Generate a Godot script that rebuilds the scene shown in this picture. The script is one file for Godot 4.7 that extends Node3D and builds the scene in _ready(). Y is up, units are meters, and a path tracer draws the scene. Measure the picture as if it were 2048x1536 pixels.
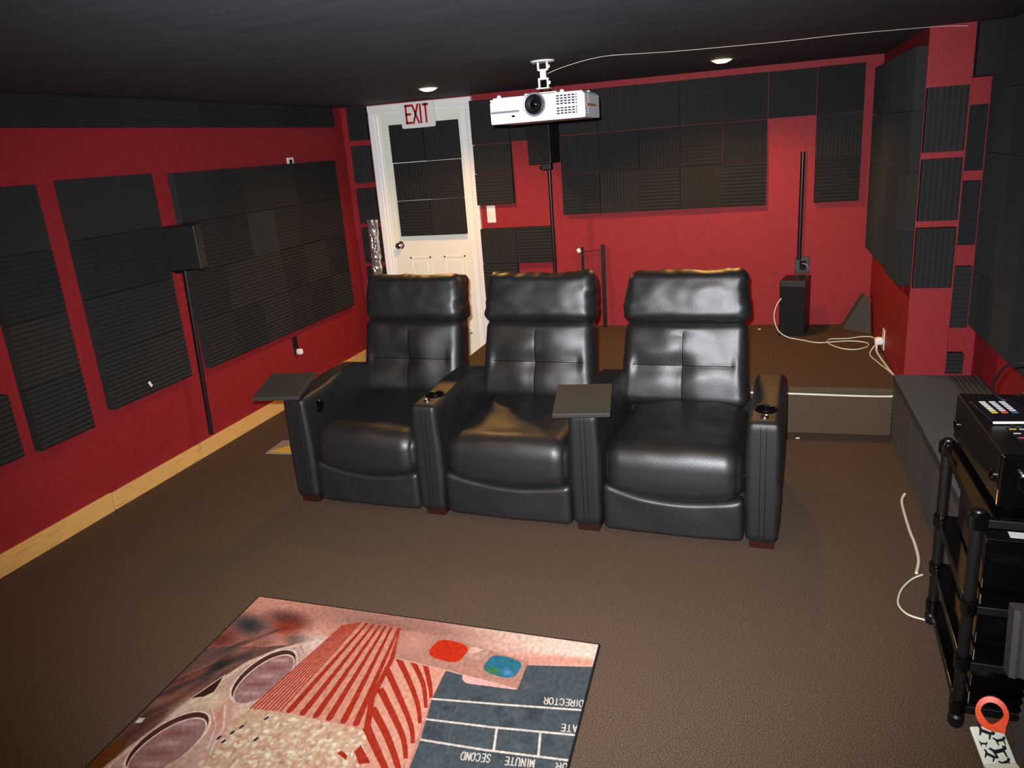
extends Node3D

# ---------------------------------------------------------------- light and camera settings
const FLASH_ENERGY := 29.0
const LAMP_ENERGY := 1.7
const EXPOSURE := 1.0

var rng := RandomNumberGenerator.new()
var M := {}
var foam_cache := {}

# ================================================================ helpers
class MB:
	var st := SurfaceTool.new()
	func _init():
		st.begin(Mesh.PRIMITIVE_TRIANGLES)
	func v(p: Vector3, n: Vector3, uv := Vector2.ZERO):
		st.set_normal(n)
		st.set_uv(uv)
		st.add_vertex(p)
	# a, b, c, d run anticlockwise seen from outside
	func quad(a: Vector3, b: Vector3, c: Vector3, d: Vector3):
		var n := (b - a).cross(c - a)
		if n.length() < 1e-12:
			n = (c - a).cross(d - a)
		n = n.normalized()
		for p in [a, c, b, a, d, c]:
			v(p, n)
	func tri(a: Vector3, b: Vector3, c: Vector3):
		var n := (b - a).cross(c - a).normalized()
		for p in [a, c, b]:
			v(p, n)
	func squad(p: Array, n: Array):
		for i in [0, 2, 1, 0, 3, 2]:
			v(p[i], n[i])
	func box(c: Vector3, s: Vector3, b := Basis.IDENTITY):
		var h := s * 0.5
		for ax in 3:
			for sg in [-1.0, 1.0]:
				var n := Vector3.ZERO
				n[ax] = sg
				var u := Vector3.ZERO
				u[(ax + 1) % 3] = 1.0
				var w := n.cross(u)
				var q := []
				for k in [Vector2(-1, -1), Vector2(1, -1), Vector2(1, 1), Vector2(-1, 1)]:
					q.append(c + b * ((n + u * k.x + w * k.y) * h))
				quad(q[0], q[1], q[2], q[3])
	func rbox(c: Vector3, s: Vector3, r: float, seg := 1, b := Basis.IDENTITY):
		var h := s * 0.5
		r = minf(r, minf(h.x, minf(h.y, h.z)) * 0.99)
		var hi := h - Vector3(r, r, r)
		for ax in 3:
			for sg in [-1.0, 1.0]:
				var u1 := (ax + 1) % 3
				var u2 := (ax + 2) % 3
				var g1 := []
				var g2 := []
				for k in range(seg, -1, -1):
					g1.append(-hi[u1] - r * k / seg)
					g2.append(-hi[u2] - r * k / seg)
				for k in range(0, seg + 1):
					g1.append(hi[u1] + r * k / seg)
					g2.append(hi[u2] + r * k / seg)
				var P := []
				var N := []
				for i in g1.size():
					for j in g2.size():
						var p := Vector3.ZERO
						p[ax] = sg * h[ax]
						p[u1] = g1[i]
						p[u2] = g2[j]
						var q := p.clamp(-hi, hi)
						var n := (p - q).normalized()
						P.append(c + b * (q + n * r))
						N.append(b * n)
				var m := g2.size()
				for i in g1.size() - 1:
					for j in m - 1:
						var id := [i * m + j, (i + 1) * m + j, (i + 1) * m + j + 1, i * m + j + 1]
						if sg < 0.0:
							id.reverse()
						squad(id.map(func(k): return P[k]), id.map(func(k): return N[k]))
	# prof: list of Vector2(radius, height) going upwards along the outside
	func lathe(c: Vector3, prof: Array, sides := 20, b := Basis.IDENTITY, smooth := true):
		for i in prof.size() - 1:
			var p0: Vector2 = prof[i]
			var p1: Vector2 = prof[i + 1]
			var t := p1 - p0
			if t.length() < 1e-7:
				continue
			var nn := Vector2(t.y, -t.x).normalized()
			for k in sides:
				var a0 := TAU * k / sides
				var a1 := TAU * (k + 1) / sides
				var d0 := Vector3(cos(a0), 0, -sin(a0))
				var d1 := Vector3(cos(a1), 0, -sin(a1))
				var q := [d0 * p0.x + Vector3(0, p0.y, 0), d1 * p0.x + Vector3(0, p0.y, 0), d1 * p1.x + Vector3(0, p1.y, 0), d0 * p1.x + Vector3(0, p1.y, 0)]
				var n := [d0 * nn.x + Vector3(0, nn.y, 0), d1 * nn.x + Vector3(0, nn.y, 0), d1 * nn.x + Vector3(0, nn.y, 0), d0 * nn.x + Vector3(0, nn.y, 0)]
				if not smooth:
					var f: Vector3 = (n[0] + n[1]).normalized()
					n = [f, f, f, f]
				squad(q.map(func(x): return c + b * x), n.map(func(x): return b * x))
	func tube(pts: Array, r: float, sides := 8, caps := true):
		var n := pts.size()
		var up := Vector3.UP
		var rings := []
		var dirs := []
		for i in n:
			var t: Vector3 = (pts[mini(i + 1, n - 1)] - pts[maxi(i - 1, 0)]).normalized()
			if absf(t.dot(up)) > 0.98:
				up = Vector3.RIGHT if absf(t.x) < 0.9 else Vector3.FORWARD
			var s := t.cross(up).normalized()
			up = s.cross(t).normalized()
			var ring := []
			var nd := []
			for k in sides:
				var a := TAU * k / sides
				var d := s * cos(a) + up * sin(a)
				nd.append(d)
				ring.append(pts[i] + d * r)
			rings.append(ring)
			dirs.append(nd)
		for i in n - 1:
			for k in sides:
				var k2 := (k + 1) % sides
				squad([rings[i][k], rings[i + 1][k], rings[i + 1][k2], rings[i][k2]], [dirs[i][k], dirs[i + 1][k], dirs[i + 1][k2], dirs[i][k2]])
		if caps:
			for k in sides:
				var k2 := (k + 1) % sides
				tri(pts[0], rings[0][k], rings[0][k2])
				tri(pts[n - 1], rings[n - 1][k2], rings[n - 1][k])
	# flat outline (anticlockwise seen from +z), given depth, placed by a transform
	func prism(poly: Array, depth: float, xf := Transform3D.IDENTITY):
		var pk := PackedVector2Array(poly)
		var ix := Geometry2D.triangulate_polygon(pk)
		for i in range(0, ix.size(), 3):
			var a := pk[ix[i]]
			var b := pk[ix[i + 1]]
			var c := pk[ix[i + 2]]
			if (b - a).cross(c - a) < 0.0:
				var t := b
				b = c
				c = t
			var hz := depth * 0.5
			tri(xf * Vector3(a.x, a.y, hz), xf * Vector3(b.x, b.y, hz), xf * Vector3(c.x, c.y, hz))
			tri(xf * Vector3(a.x, a.y, -hz), xf * Vector3(c.x, c.y, -hz), xf * Vector3(b.x, b.y, -hz))
		for i in pk.size():
			var a := pk[i]
			var b := pk[(i + 1) % pk.size()]
			var hz := depth * 0.5
			quad(xf * Vector3(a.x, a.y, hz), xf * Vector3(a.x, a.y, -hz), xf * Vector3(b.x, b.y, -hz), xf * Vector3(b.x, b.y, hz))
	func mesh() -> ArrayMesh:
		return st.commit()

# a soft rounded block whose skin is pushed by a function of the point and its place in the block
func cushion(h: Vector3, r: float, n: Vector3i, push: Callable) -> ArrayMesh:
	var st := SurfaceTool.new()
	st.begin(Mesh.PRIMITIVE_TRIANGLES)
	st.set_smooth_group(0)
	var hi := h - Vector3(r, r, r)
	for ax in 3:
		for sg in [-1.0, 1.0]:
			var u1 := (ax + 1) % 3
			var u2 := (ax + 2) % 3
			var P := []
			for i in n[u1] + 1:
				for j in n[u2] + 1:
					var p := Vector3.ZERO
					p[ax] = sg * h[ax]
					p[u1] = (2.0 * i / n[u1] - 1.0) * h[u1]
					p[u2] = (2.0 * j / n[u2] - 1.0) * h[u2]
					var q := p.clamp(-hi, hi)
					var d := (p - q)
					P.append(push.call(q + d.normalized() * r, d.normalized()))
			var m := n[u2] + 1
			for i in n[u1]:
				for j in n[u2]:
					var id := [i * m + j, (i + 1) * m + j, (i + 1) * m + j + 1, i * m + j + 1]
					if sg < 0.0:
						id.reverse()
					for k in [0, 2, 1, 0, 3, 2]:
						st.set_uv(Vector2.ZERO)
						st.add_vertex(P[id[k]])
	st.generate_normals()
	st.index()
	return st.commit()

func numbered(parent: Node, called: String) -> String:
	if not parent.has_node(NodePath(called)):
		return called
	var k: int = parent.get_meta("count_" + called, 0) + 1
	while parent.has_node(NodePath("%s_%03d" % [called, k])):
		k += 1
	parent.set_meta("count_" + called, k)
	return "%s_%03d" % [called, k]

func part(called: String, mesh: Mesh, m: Material, parent: Node = self, xf := Transform3D.IDENTITY) -> MeshInstance3D:
	var o := MeshInstance3D.new()
	o.name = numbered(parent, called)
	o.mesh = mesh
	o.material_override = m
	o.transform = xf
	parent.add_child(o, true)
	return o

func tag(o: Node, label: String, category: String, group := ""):
	o.set_meta("label", label)
	o.set_meta("category", category)
	if group:
		o.set_meta("group", group)
	return o

func thing(called: String, label: String, category: String, at := Vector3.ZERO, turn := 0.0, group := "") -> Node3D:
	var o := Node3D.new()
	o.name = numbered(self, called)
	o.position = at
	o.rotation.y = turn
	add_child(o, true)
	tag(o, label, category, group)
	return o

func struct(called: String, mesh: Mesh, m: Material) -> MeshInstance3D:
	var o := part(called, mesh, m)
	o.set_meta("kind", "structure")
	return o

func box_mesh(a: Vector3, b: Vector3) -> ArrayMesh:
	var g := MB.new()
	g.box((a + b) * 0.5, (b - a).abs())
	return g.mesh()

func rbox_mesh(c: Vector3, s: Vector3, r: float, seg := 1, b := Basis.IDENTITY) -> ArrayMesh:
	var g := MB.new()
	g.rbox(c, s, r, seg, b)
	return g.mesh()

func curve(pts: Array, per := 8) -> Array:
	var out := []
	for i in pts.size() - 1:
		var p0: Vector3 = pts[maxi(i - 1, 0)]
		var p1: Vector3 = pts[i]
		var p2: Vector3 = pts[i + 1]
		var p3: Vector3 = pts[mini(i + 2, pts.size() - 1)]
		for k in per:
			out.append(p1.cubic_interpolate(p2, p0, p3, float(k) / per))
	out.append(pts[-1])
	return out

func noise_tex(freq: float, normal := 0.0, ramp := [], oct := 4, kind := FastNoiseLite.TYPE_SIMPLEX_SMOOTH, size := 512) -> NoiseTexture2D:
	var n := FastNoiseLite.new()
	n.noise_type = kind
	n.frequency = freq
	n.fractal_octaves = oct
	n.seed = 11
	var t := NoiseTexture2D.new()
	t.width = size
	t.height = size
	t.seamless = true
	t.noise = n
	if normal > 0.0:
		t.as_normal_map = true
		t.bump_strength = normal
	if ramp:
		var g := Gradient.new()
		var cols := PackedColorArray(ramp)
		var off := PackedFloat32Array()
		for i in cols.size():
			off.append(float(i) / (cols.size() - 1))
		g.offsets = off
		g.colors = cols
		t.color_ramp = g
	return t

func mat(col: Color, rough := 0.6, metal := 0.0, spec := 0.5) -> StandardMaterial3D:
	var m := StandardMaterial3D.new()
	m.albedo_color = col
	m.roughness = rough
	m.metallic = metal
	m.metallic_specular = spec
	return m

func tex3(m: StandardMaterial3D, albedo: Texture2D, normal: Texture2D, scale: Vector3, depth := 1.0) -> StandardMaterial3D:
	m.uv1_triplanar = true
	m.uv1_world_triplanar = true
	m.uv1_scale = scale
	if albedo:
		m.albedo_texture = albedo
	if normal:
		m.normal_enabled = true
		m.normal_texture = normal
		m.normal_scale = depth
	return m

func make_materials():
	var grey := func(a, b): return [Color(a, a, a), Color(b, b, b)]
	M.red = tex3(mat(Color(0.58, 0.145, 0.165), 0.62, 0.0, 0.35), noise_tex(0.02, 0.0, grey.call(0.92, 1.0)), noise_tex(0.09, 4.0), Vector3(1.6, 1.6, 1.6), 0.25)
	M.ceiling = tex3(mat(Color(0.31, 0.335, 0.36), 0.75, 0.0, 0.3), noise_tex(0.012, 0.0, grey.call(0.85, 1.0)), null, Vector3(0.35, 1, 1.4), 0.3)
	M.carpet = tex3(mat(Color(1, 1, 1), 0.95, 0.0, 0.1), noise_tex(0.13, 0.0, [Color(0.20, 0.16, 0.13), Color(0.33, 0.27, 0.222), Color(0.45, 0.375, 0.315)], 2, FastNoiseLite.TYPE_SIMPLEX, 2048), null, Vector3(0.62, 0.62, 0.62), 0.7)
	var fn := noise_tex(0.2, 5.0)
	var fa := noise_tex(0.04, 0.0, grey.call(0.86, 1.0))
	M.foam = []
	for c in [Color(0.20, 0.20, 0.197), Color(0.213, 0.21, 0.205), Color(0.188, 0.189, 0.19)]:
		M.foam.append(tex3(mat(c, 0.95, 0.0, 0.15), fa, fn, Vector3(3, 3, 3), 0.5))
	M.foam_light = tex3(mat(Color(0.30, 0.292, 0.286), 0.95, 0.0, 0.15), fa, fn, Vector3(3, 3, 3), 0.5)
	var ln := noise_tex(0.055, 6.0, [], 4, FastNoiseLite.TYPE_CELLULAR)
	M.leather = tex3(mat(Color(0.10, 0.10, 0.103), 0.46, 0.0, 0.6), noise_tex(0.02, 0.0, grey.call(0.85, 1.0)), ln, Vector3(5, 5, 5), 0.16)
	M.leather_side = tex3(mat(Color(0.092, 0.092, 0.096), 0.52, 0.0, 0.5), null, ln, Vector3(5, 5, 5), 0.16)
	M.seam = mat(Color(0.025, 0.025, 0.027), 0.8, 0.0, 0.2)
	M.foot = mat(Color(0.17, 0.065, 0.06), 0.35)
	M.tray = tex3(mat(Color(0.20, 0.195, 0.18), 0.55, 0.0, 0.4), null, noise_tex(0.3, 3.0), Vector3(6, 6, 6), 0.3)
	M.black_gloss = mat(Color(0.025, 0.025, 0.027), 0.12, 0.0, 0.6)
	M.black = mat(Color(0.05, 0.05, 0.052), 0.42)
	M.black_matte = mat(Color(0.085, 0.085, 0.09), 0.8, 0.0, 0.3)
	M.chrome = mat(Color(0.85, 0.83, 0.80), 0.16, 1.0)
	M.brass = mat(Color(0.75, 0.62, 0.38), 0.2, 1.0)
	M.dark_metal = mat(Color(0.20, 0.19, 0.20), 0.32, 0.75)
	M.white = mat(Color(0.92, 0.91, 0.88), 0.4)
	M.door = mat(Color(0.93, 0.925, 0.86), 0.45)
	M.casing = mat(Color(0.95, 0.94, 0.92), 0.4)
	M.proj = mat(Color(0.93, 0.93, 0.95), 0.35)
	M.proj_grey = mat(Color(0.56, 0.56, 0.60), 0.35, 0.3)
	M.glass = mat(Color(0.03, 0.03, 0.04), 0.05, 0.0, 0.9)
	M.orange_bar = mat(Color(0.75, 0.50, 0.24), 0.5)
	M.cable_white = mat(Color(0.85, 0.83, 0.76), 0.5)
	M.cable_black = mat(Color(0.05, 0.05, 0.05), 0.5)
	M.sign = mat(Color(0.92, 0.90, 0.87), 0.4)
	M.sign_red = mat(Color(0.66, 0.05, 0.07), 0.45)
	M.orange = mat(Color(0.93, 0.30, 0.08), 0.4)
	M.yellow = mat(Color(0.80, 0.66, 0.24), 0.6)
	var wood := noise_tex(0.01, 0.0, [Color(0.80, 0.60, 0.33), Color(0.90, 0.71, 0.42), Color(0.85, 0.65, 0.36)], 4)
	M.pine = tex3(mat(Color(1, 1, 1), 0.5), wood, null, Vector3(3, 9, 0.9))
	M.foil = tex3(mat(Color(0.88, 0.88, 0.92), 0.16, 0.85), null, noise_tex(0.012, 30.0, [], 2), Vector3(3.5, 1.6, 3.5), 1.0)

func glow(col: Color, e: float) -> StandardMaterial3D:
	var m := mat(col, 0.5)
	m.emission_enabled = true
	m.emission = col
	m.emission_energy_multiplier = e
	return m

# ================================================================ scene
func _ready():
	rng.seed = 7
	var cam := Camera3D.new()
	cam.name = "camera"
	cam.position = Vector3(0, 1.74, 0)
	cam.rotation_degrees = Vector3(-16.981, 18.242, -4.445)
	cam.fov = 52.645
	cam.near = 0.02
	add_child(cam)
	cam.current = true
	var we := WorldEnvironment.new()
	we.name = "environment"
	var env := Environment.new()
	env.background_mode = Environment.BG_COLOR
	env.background_color = Color.BLACK
	env.ambient_light_source = Environment.AMBIENT_SOURCE_DISABLED
	env.tonemap_mode = Environment.TONE_MAPPER_LINEAR
	env.tonemap_exposure = EXPOSURE
	env.sdfgi_enabled = true
	env.ssao_enabled = true
	env.ssil_enabled = true
	we.environment = env
	add_child(we)
	# the camera's own flash, just above and left of the lens
	var fl := SpotLight3D.new()
	fl.name = "camera_flash"
	fl.light_color = Color(0.97, 0.98, 1.0)
	fl.light_energy = FLASH_ENERGY
	fl.light_size = 0.015
	fl.spot_angle = 46.5
	fl.spot_angle_attenuation = 1.0
	fl.spot_range = 14.0
	fl.spot_attenuation = 2.0
	fl.shadow_enabled = true
	fl.transform = cam.transform * Transform3D(Basis(Vector3.UP, deg_to_rad(-1.8)) * Basis(Vector3.RIGHT, deg_to_rad(3.0)), Vector3.ZERO)
	fl.position = cam.transform * Vector3(-0.035, 0.055, 0.0)
	add_child(fl)

	make_materials()
	build_room()
	build_left_foam()
	build_back_foam()
	build_right_side()
	build_door()
	build_lamps()
	build_sofa()
	build_rug()
	build_projector()
	build_stage_things()
	build_left_things()
	build_av_rack()
	build_floor_bits()
	for n in find_children("*", "MeshInstance3D", true, false):
		n.cast_shadow = GeometryInstance3D.SHADOW_CASTING_SETTING_ON

# ---------------------------------------------------------------- room shell
const LX := -3.345
const BZ := -6.15
const RX := 1.16
const AX := 0.79
const FZ := 1.6
const CY := 2.15
const PY := 0.285
const PZ := -4.56
var wall_left: Node3D
var wall_back: Node3D
var wall_right: Node3D
var wall_alcove: Node3D
var wall_recess: Node3D
var pillar: Node3D
var ledge: Node3D
var soffit: Node3D

func build_room():
	struct("floor", box_mesh(Vector3(LX - 0.1, -0.1, BZ - 0.1), Vector3(RX + 0.1, 0, FZ + 0.1)), M.carpet)
	struct("ceiling", box_mesh(Vector3(LX - 0.1, CY, BZ - 0.1), Vector3(RX + 0.1, CY + 0.1, FZ + 0.1)), M.ceiling)
	wall_left = struct("wall_left", box_mesh(Vector3(LX - 0.1, 0, BZ), Vector3(LX, CY, FZ)), M.red)
	wall_back = struct("wall_back", box_mesh(Vector3(LX - 0.1, 0, BZ - 0.1), Vector3(AX + 0.1, CY, BZ)), M.red)
	wall_alcove = struct("wall_alcove", box_mesh(Vector3(AX, 0, BZ), Vector3(AX + 0.1, CY, -4.75)), M.red)
	wall_recess = struct("wall_recess", box_mesh(Vector3(AX + 0.1, 0, -4.85), Vector3(RX + 0.1, CY, -4.75)), M.red)
	pillar = struct("pillar", box_mesh(Vector3(AX, 0, -4.75), Vector3(0.995, CY, -4.6)), M.red)
	wall_right = struct("wall_right", box_mesh(Vector3(RX, 0, -4.75), Vector3(RX + 0.1, CY, FZ)), M.red)
	struct("wall_front", box_mesh(Vector3(LX - 0.1, 0, FZ), Vector3(RX + 0.1, CY, FZ + 0.1)), M.black_matte)
	soffit = struct("soffit", box_mesh(Vector3(0.995, 1.9, -4.75), Vector3(RX, CY, -4.61)), M.foam[2])
	ledge = struct("ledge", box_mesh(Vector3(0.775, 0, -4.6), Vector3(RX, 0.325, -2.81)), M.foam_light)
	# carpeted stage at the back of the room, with its rounded nosing
	var g := MB.new()
	g.box(Vector3((-2.03 + AX) * 0.5, (PY - 0.045) * 0.5, (BZ + PZ - 0.02) * 0.5), Vector3(AX + 2.03, PY - 0.045, PZ - 0.02 - BZ))
	g.rbox(Vector3((-2.03 + AX) * 0.5 , PY - 0.023, (BZ + PZ) * 0.5), Vector3(AX + 2.03, 0.046, PZ - BZ), 0.016, 3)
	struct("platform", g.mesh(), M.carpet)
	# pine baseboard along the left wall, two lengths butted together
	var bb := Node3D.new()
	bb.name = "baseboard_left"
	bb.set_meta("kind", "structure")
	add_child(bb)
	part("board", rbox_mesh(Vector3(LX + 0.009, 0.053, -0.72), Vector3(0.018, 0.106, 4.6), 0.004), M.pine, bb)
	part("board", rbox_mesh(Vector3(LX + 0.0085, 0.0505, -4.58), Vector3(0.017, 0.101, 3.1), 0.004), M.pine, bb)

# ---------------------------------------------------------------- acoustic foam
func foam_mesh(w: float, h: float, horizontal: bool, thick := 0.05) -> ArrayMesh:
	var key := "%.3f_%.3f_%s_%.3f" % [w, h, horizontal, thick]
	if foam_cache.has(key):
		return foam_cache[key]
	var L := w if horizontal else h
	var T := h if horizontal else w
	var g := MB.new()
	var n := maxi(2, roundi(T / 0.0254))
	var zv := thick * 0.85
	var f := func(a: float, b: float, z: float) -> Vector3:
		return Vector3(a, b, z) if horizontal else Vector3(-b, a, z)
	var l := L * 0.5
	for i in n:
		var b0 := -T * 0.5 + T * i / n
		var b1 := b0 + T / n
		var bm := (b0 + b1) * 0.5
		g.quad(f.call(-l, b0, zv), f.call(l, b0, zv), f.call(l, bm, thick), f.call(-l, bm, thick))
		g.quad(f.call(-l, bm, thick), f.call(l, bm, thick), f.call(l, b1, zv), f.call(-l, b1, zv))
		g.tri(f.call(l, b0, zv), f.call(l, b1, zv), f.call(l, bm, thick))
		g.tri(f.call(-l, b1, zv), f.call(-l, b0, zv), f.call(-l, bm, thick))
	var t := T * 0.5
	g.quad(f.call(l, -t, 0), f.call(l, t, 0), f.call(l, t, zv), f.call(l, -t, zv))
	g.quad(f.call(-l, t, 0), f.call(-l, -t, 0), f.call(-l, -t, zv), f.call(-l, t, zv))
	g.quad(f.call(-l, -t, 0), f.call(l, -t, 0), f.call(l, -t, zv), f.call(-l, -t, zv))
	g.quad(f.call(l, t, 0), f.call(-l, t, 0), f.call(-l, t, zv), f.call(l, t, zv))
	g.quad(f.call(-l, t, 0), f.call(l, t, 0), f.call(l, -t, 0), f.call(-l, -t, 0))
	var m := g.mesh()
	foam_cache[key] = m
	return m

# one foam tile; c is the centre of its back, right x up = out of the wall
func foam(parent: Node, c: Vector3, right: Vector3, up: Vector3, w: float, h: float, horizontal: bool, m: Material = null, thick := 0.05):
	var b := Basis(right, up, right.cross(up))
	b = b * Basis(Vector3(0, 0, 1), rng.randf_range(-0.004, 0.004))
	part("foam_tile", foam_mesh(w, h, horizontal, thick), m if m else M.foam[rng.randi() % 3], parent, Transform3D(b, c + right.cross(up) * 0.001))

# tiles between listed edges on a wall; ua runs along "right", va upwards
func foam_grid(parent: Node, origin: Vector3, right: Vector3, ua: Array, va: Array, start := 0, skip := [], thick := 0.05, m: Material = null):
	for i in ua.size() - 1:
		for j in va.size() - 1:
			if Vector2i(i, j) in skip:
				continue
			var gap := rng.randf_range(0.0015, 0.0045)
			var w: float = snappedf(ua[i + 1] - ua[i] - gap, 0.002)
			var h: float = snappedf(va[j + 1] - va[j] - gap, 0.002)
			var c: Vector3 = origin + right * (ua[i] + ua[i + 1]) * 0.5 + Vector3.UP * (va[j] + va[j + 1]) * 0.5
			foam(parent, c, right, Vector3.UP, w, h, start == -1 or (start >= 0 and (i + j + start) % 2 == 0), m, thick)

func steps(a: float, b: float, n: int) -> Array:
	var out := []
	for i in n + 1:
		out.append(lerpf(a, b, float(i) / n))
	return out

func build_left_foam():
	# along the left wall "right" is -z
	var o := Vector3(LX, 0, 0)
	var r := Vector3(0, 0, -1)
	foam_grid(wall_left, o, r, [-0.9, -0.6, -0.3, 0.0, 0.3, 0.6, 0.9, 1.2, 1.5, 1.8, 2.11, 2.42, 2.73, 3.04, 3.35, 3.66, 3.97, 4.28, 4.59, 4.9, 5.21, 5.52, 5.94], [1.995, 2.148], -1)
	foam_grid(wall_left, o, r, steps(1.30, 1.63, 1), steps(0.50, 1.735, 4), -1)
	foam_grid(wall_left, o, r, steps(1.93, 2.57, 2), steps(0.51, 0.82, 1), -1)
	foam_grid(wall_left, o, r, steps(2.66, 2.995, 1), steps(0.495, 1.737, 4), -1)
	foam_grid(wall_left, o, r, steps(3.14, 3.775, 2), steps(0.54, 1.748, 4), -1)
	foam_grid(wall_left, o, r, steps(3.95, 5.87, 6), steps(0.538, 1.74, 4), -1, [Vector2i(2, 2)])
	foam(wall_left, Vector3(LX, 1.29, -4.75), Vector3(0, 0, -1), Vector3.UP, 0.316, 0.296, false)

func build_back_foam():
	var o := Vector3(0, 0, BZ)
	var r := Vector3.RIGHT
	var rows := [1.19, 1.50, 1.79, 2.105]
	# column beside the left corner, with red gaps
	for k in [[0.51, 0.825], [0.86, 1.165], [1.20, 1.495], [1.535, 1.84], [1.88, 2.147]]:
		foam_grid(wall_back, o, r, [-3.27, -3.10], k, 1)
	foam_grid(wall_back, o, r, [-2.19, -1.875], [1.30, 1.545, 1.77, 2.105], 0)
	foam_grid(wall_back, o, r, [-1.875, -1.565], [1.775, 2.105], 1)
	foam_grid(wall_back, o, r, [-1.565, -1.475], [1.775, 2.105], 0)
	foam_grid(wall_back, o, r, [-1.475, -1.175, -0.87, -0.567, -0.262, 0.05], rows, 0)
	foam_grid(wall_back, o, r, [0.05, 0.372], [1.79, 2.105], 1)
	foam_grid(wall_back, o, r, [0.376, 0.675], rows, 0)
	foam_grid(wall_back, o, r, [-2.185, -1.885], [0.525, 0.82, 1.11], 0)
	foam_grid(wall_back, o, r, [-1.883, -1.58], [0.822, 1.11], 0)

func build_right_side():
	# alcove wall beside the stage, facing the left: "right" is +z
	var o := Vector3(AX, 0, 0)
	var r := Vector3(0, 0, 1)
	foam_grid(wall_alcove, o, r, [-6.09, -5.83, -5.56, -5.29], [0.865, 1.15], -2, [], 0.06)
	foam_grid(wall_alcove, o, r, [-5.14, -4.86], [0.85, 1.15], -2, [], 0.06)
	foam_grid(wall_alcove, o, r, [-6.09, -5.83, -5.56, -5.29, -5.06, -4.82], [1.15, 1.455, 1.76, 2.065], -2, [], 0.06)
	foam_grid(pillar, o, r, [-4.82, -4.605], [0.86, 1.15, 1.455, 1.76, 2.065], -2, [], 0.06)
	# pillar front
	o = Vector3(0, 0, -4.6)
	for k in [[0.854, 1.172], [1.206, 1.52], [1.551, 1.865]]:
		foam_grid(pillar, o, Vector3.RIGHT, [AX + 0.002, 0.98], k, 1)
	# recess between pillar and right wall
	o = Vector3(0, 0, -4.75)
	for k in [[0.335, 0.455], [0.60, 0.94], [1.055, 1.39], [1.44, 1.77]]:
		foam_grid(wall_recess, o, Vector3.RIGHT, [0.997, 1.105], k, 0)
	foam_grid(soffit, Vector3(0, 0, -4.61), Vector3.RIGHT, [0.998, RX - 0.01], [1.905, 2.148], 0)
	# right wall: "right" is +z
	o = Vector3(RX, 0, 0)
	foam_grid(wall_right, o, r, [-4.725] + steps(-4.59, 0.9, 18), steps(0.615, 2.14, 5), -2)
	# ledge: light grey foam on its side and on its top
	o = Vector3(0.775, 0, 0)
	foam_grid(ledge, o, r, steps(-4.545, -2.815, 6), [0.003, 0.33], -1, [], 0.045, M.foam_light)
	for i in 6:
		var z := lerpf(-4.42, -2.955, i / 5.0)
		foam(ledge, Vector3(0.865, 0.325, z), Vector3.RIGHT, Vector3(0, 0, -1), 0.268, 0.292, true, M.foam_light, 0.045)
		foam(ledge, Vector3(1.078, 0.325, z), Vector3.RIGHT, Vector3(0, 0, -1), 0.15, 0.292, false, M.foam_light, 0.045)

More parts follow.
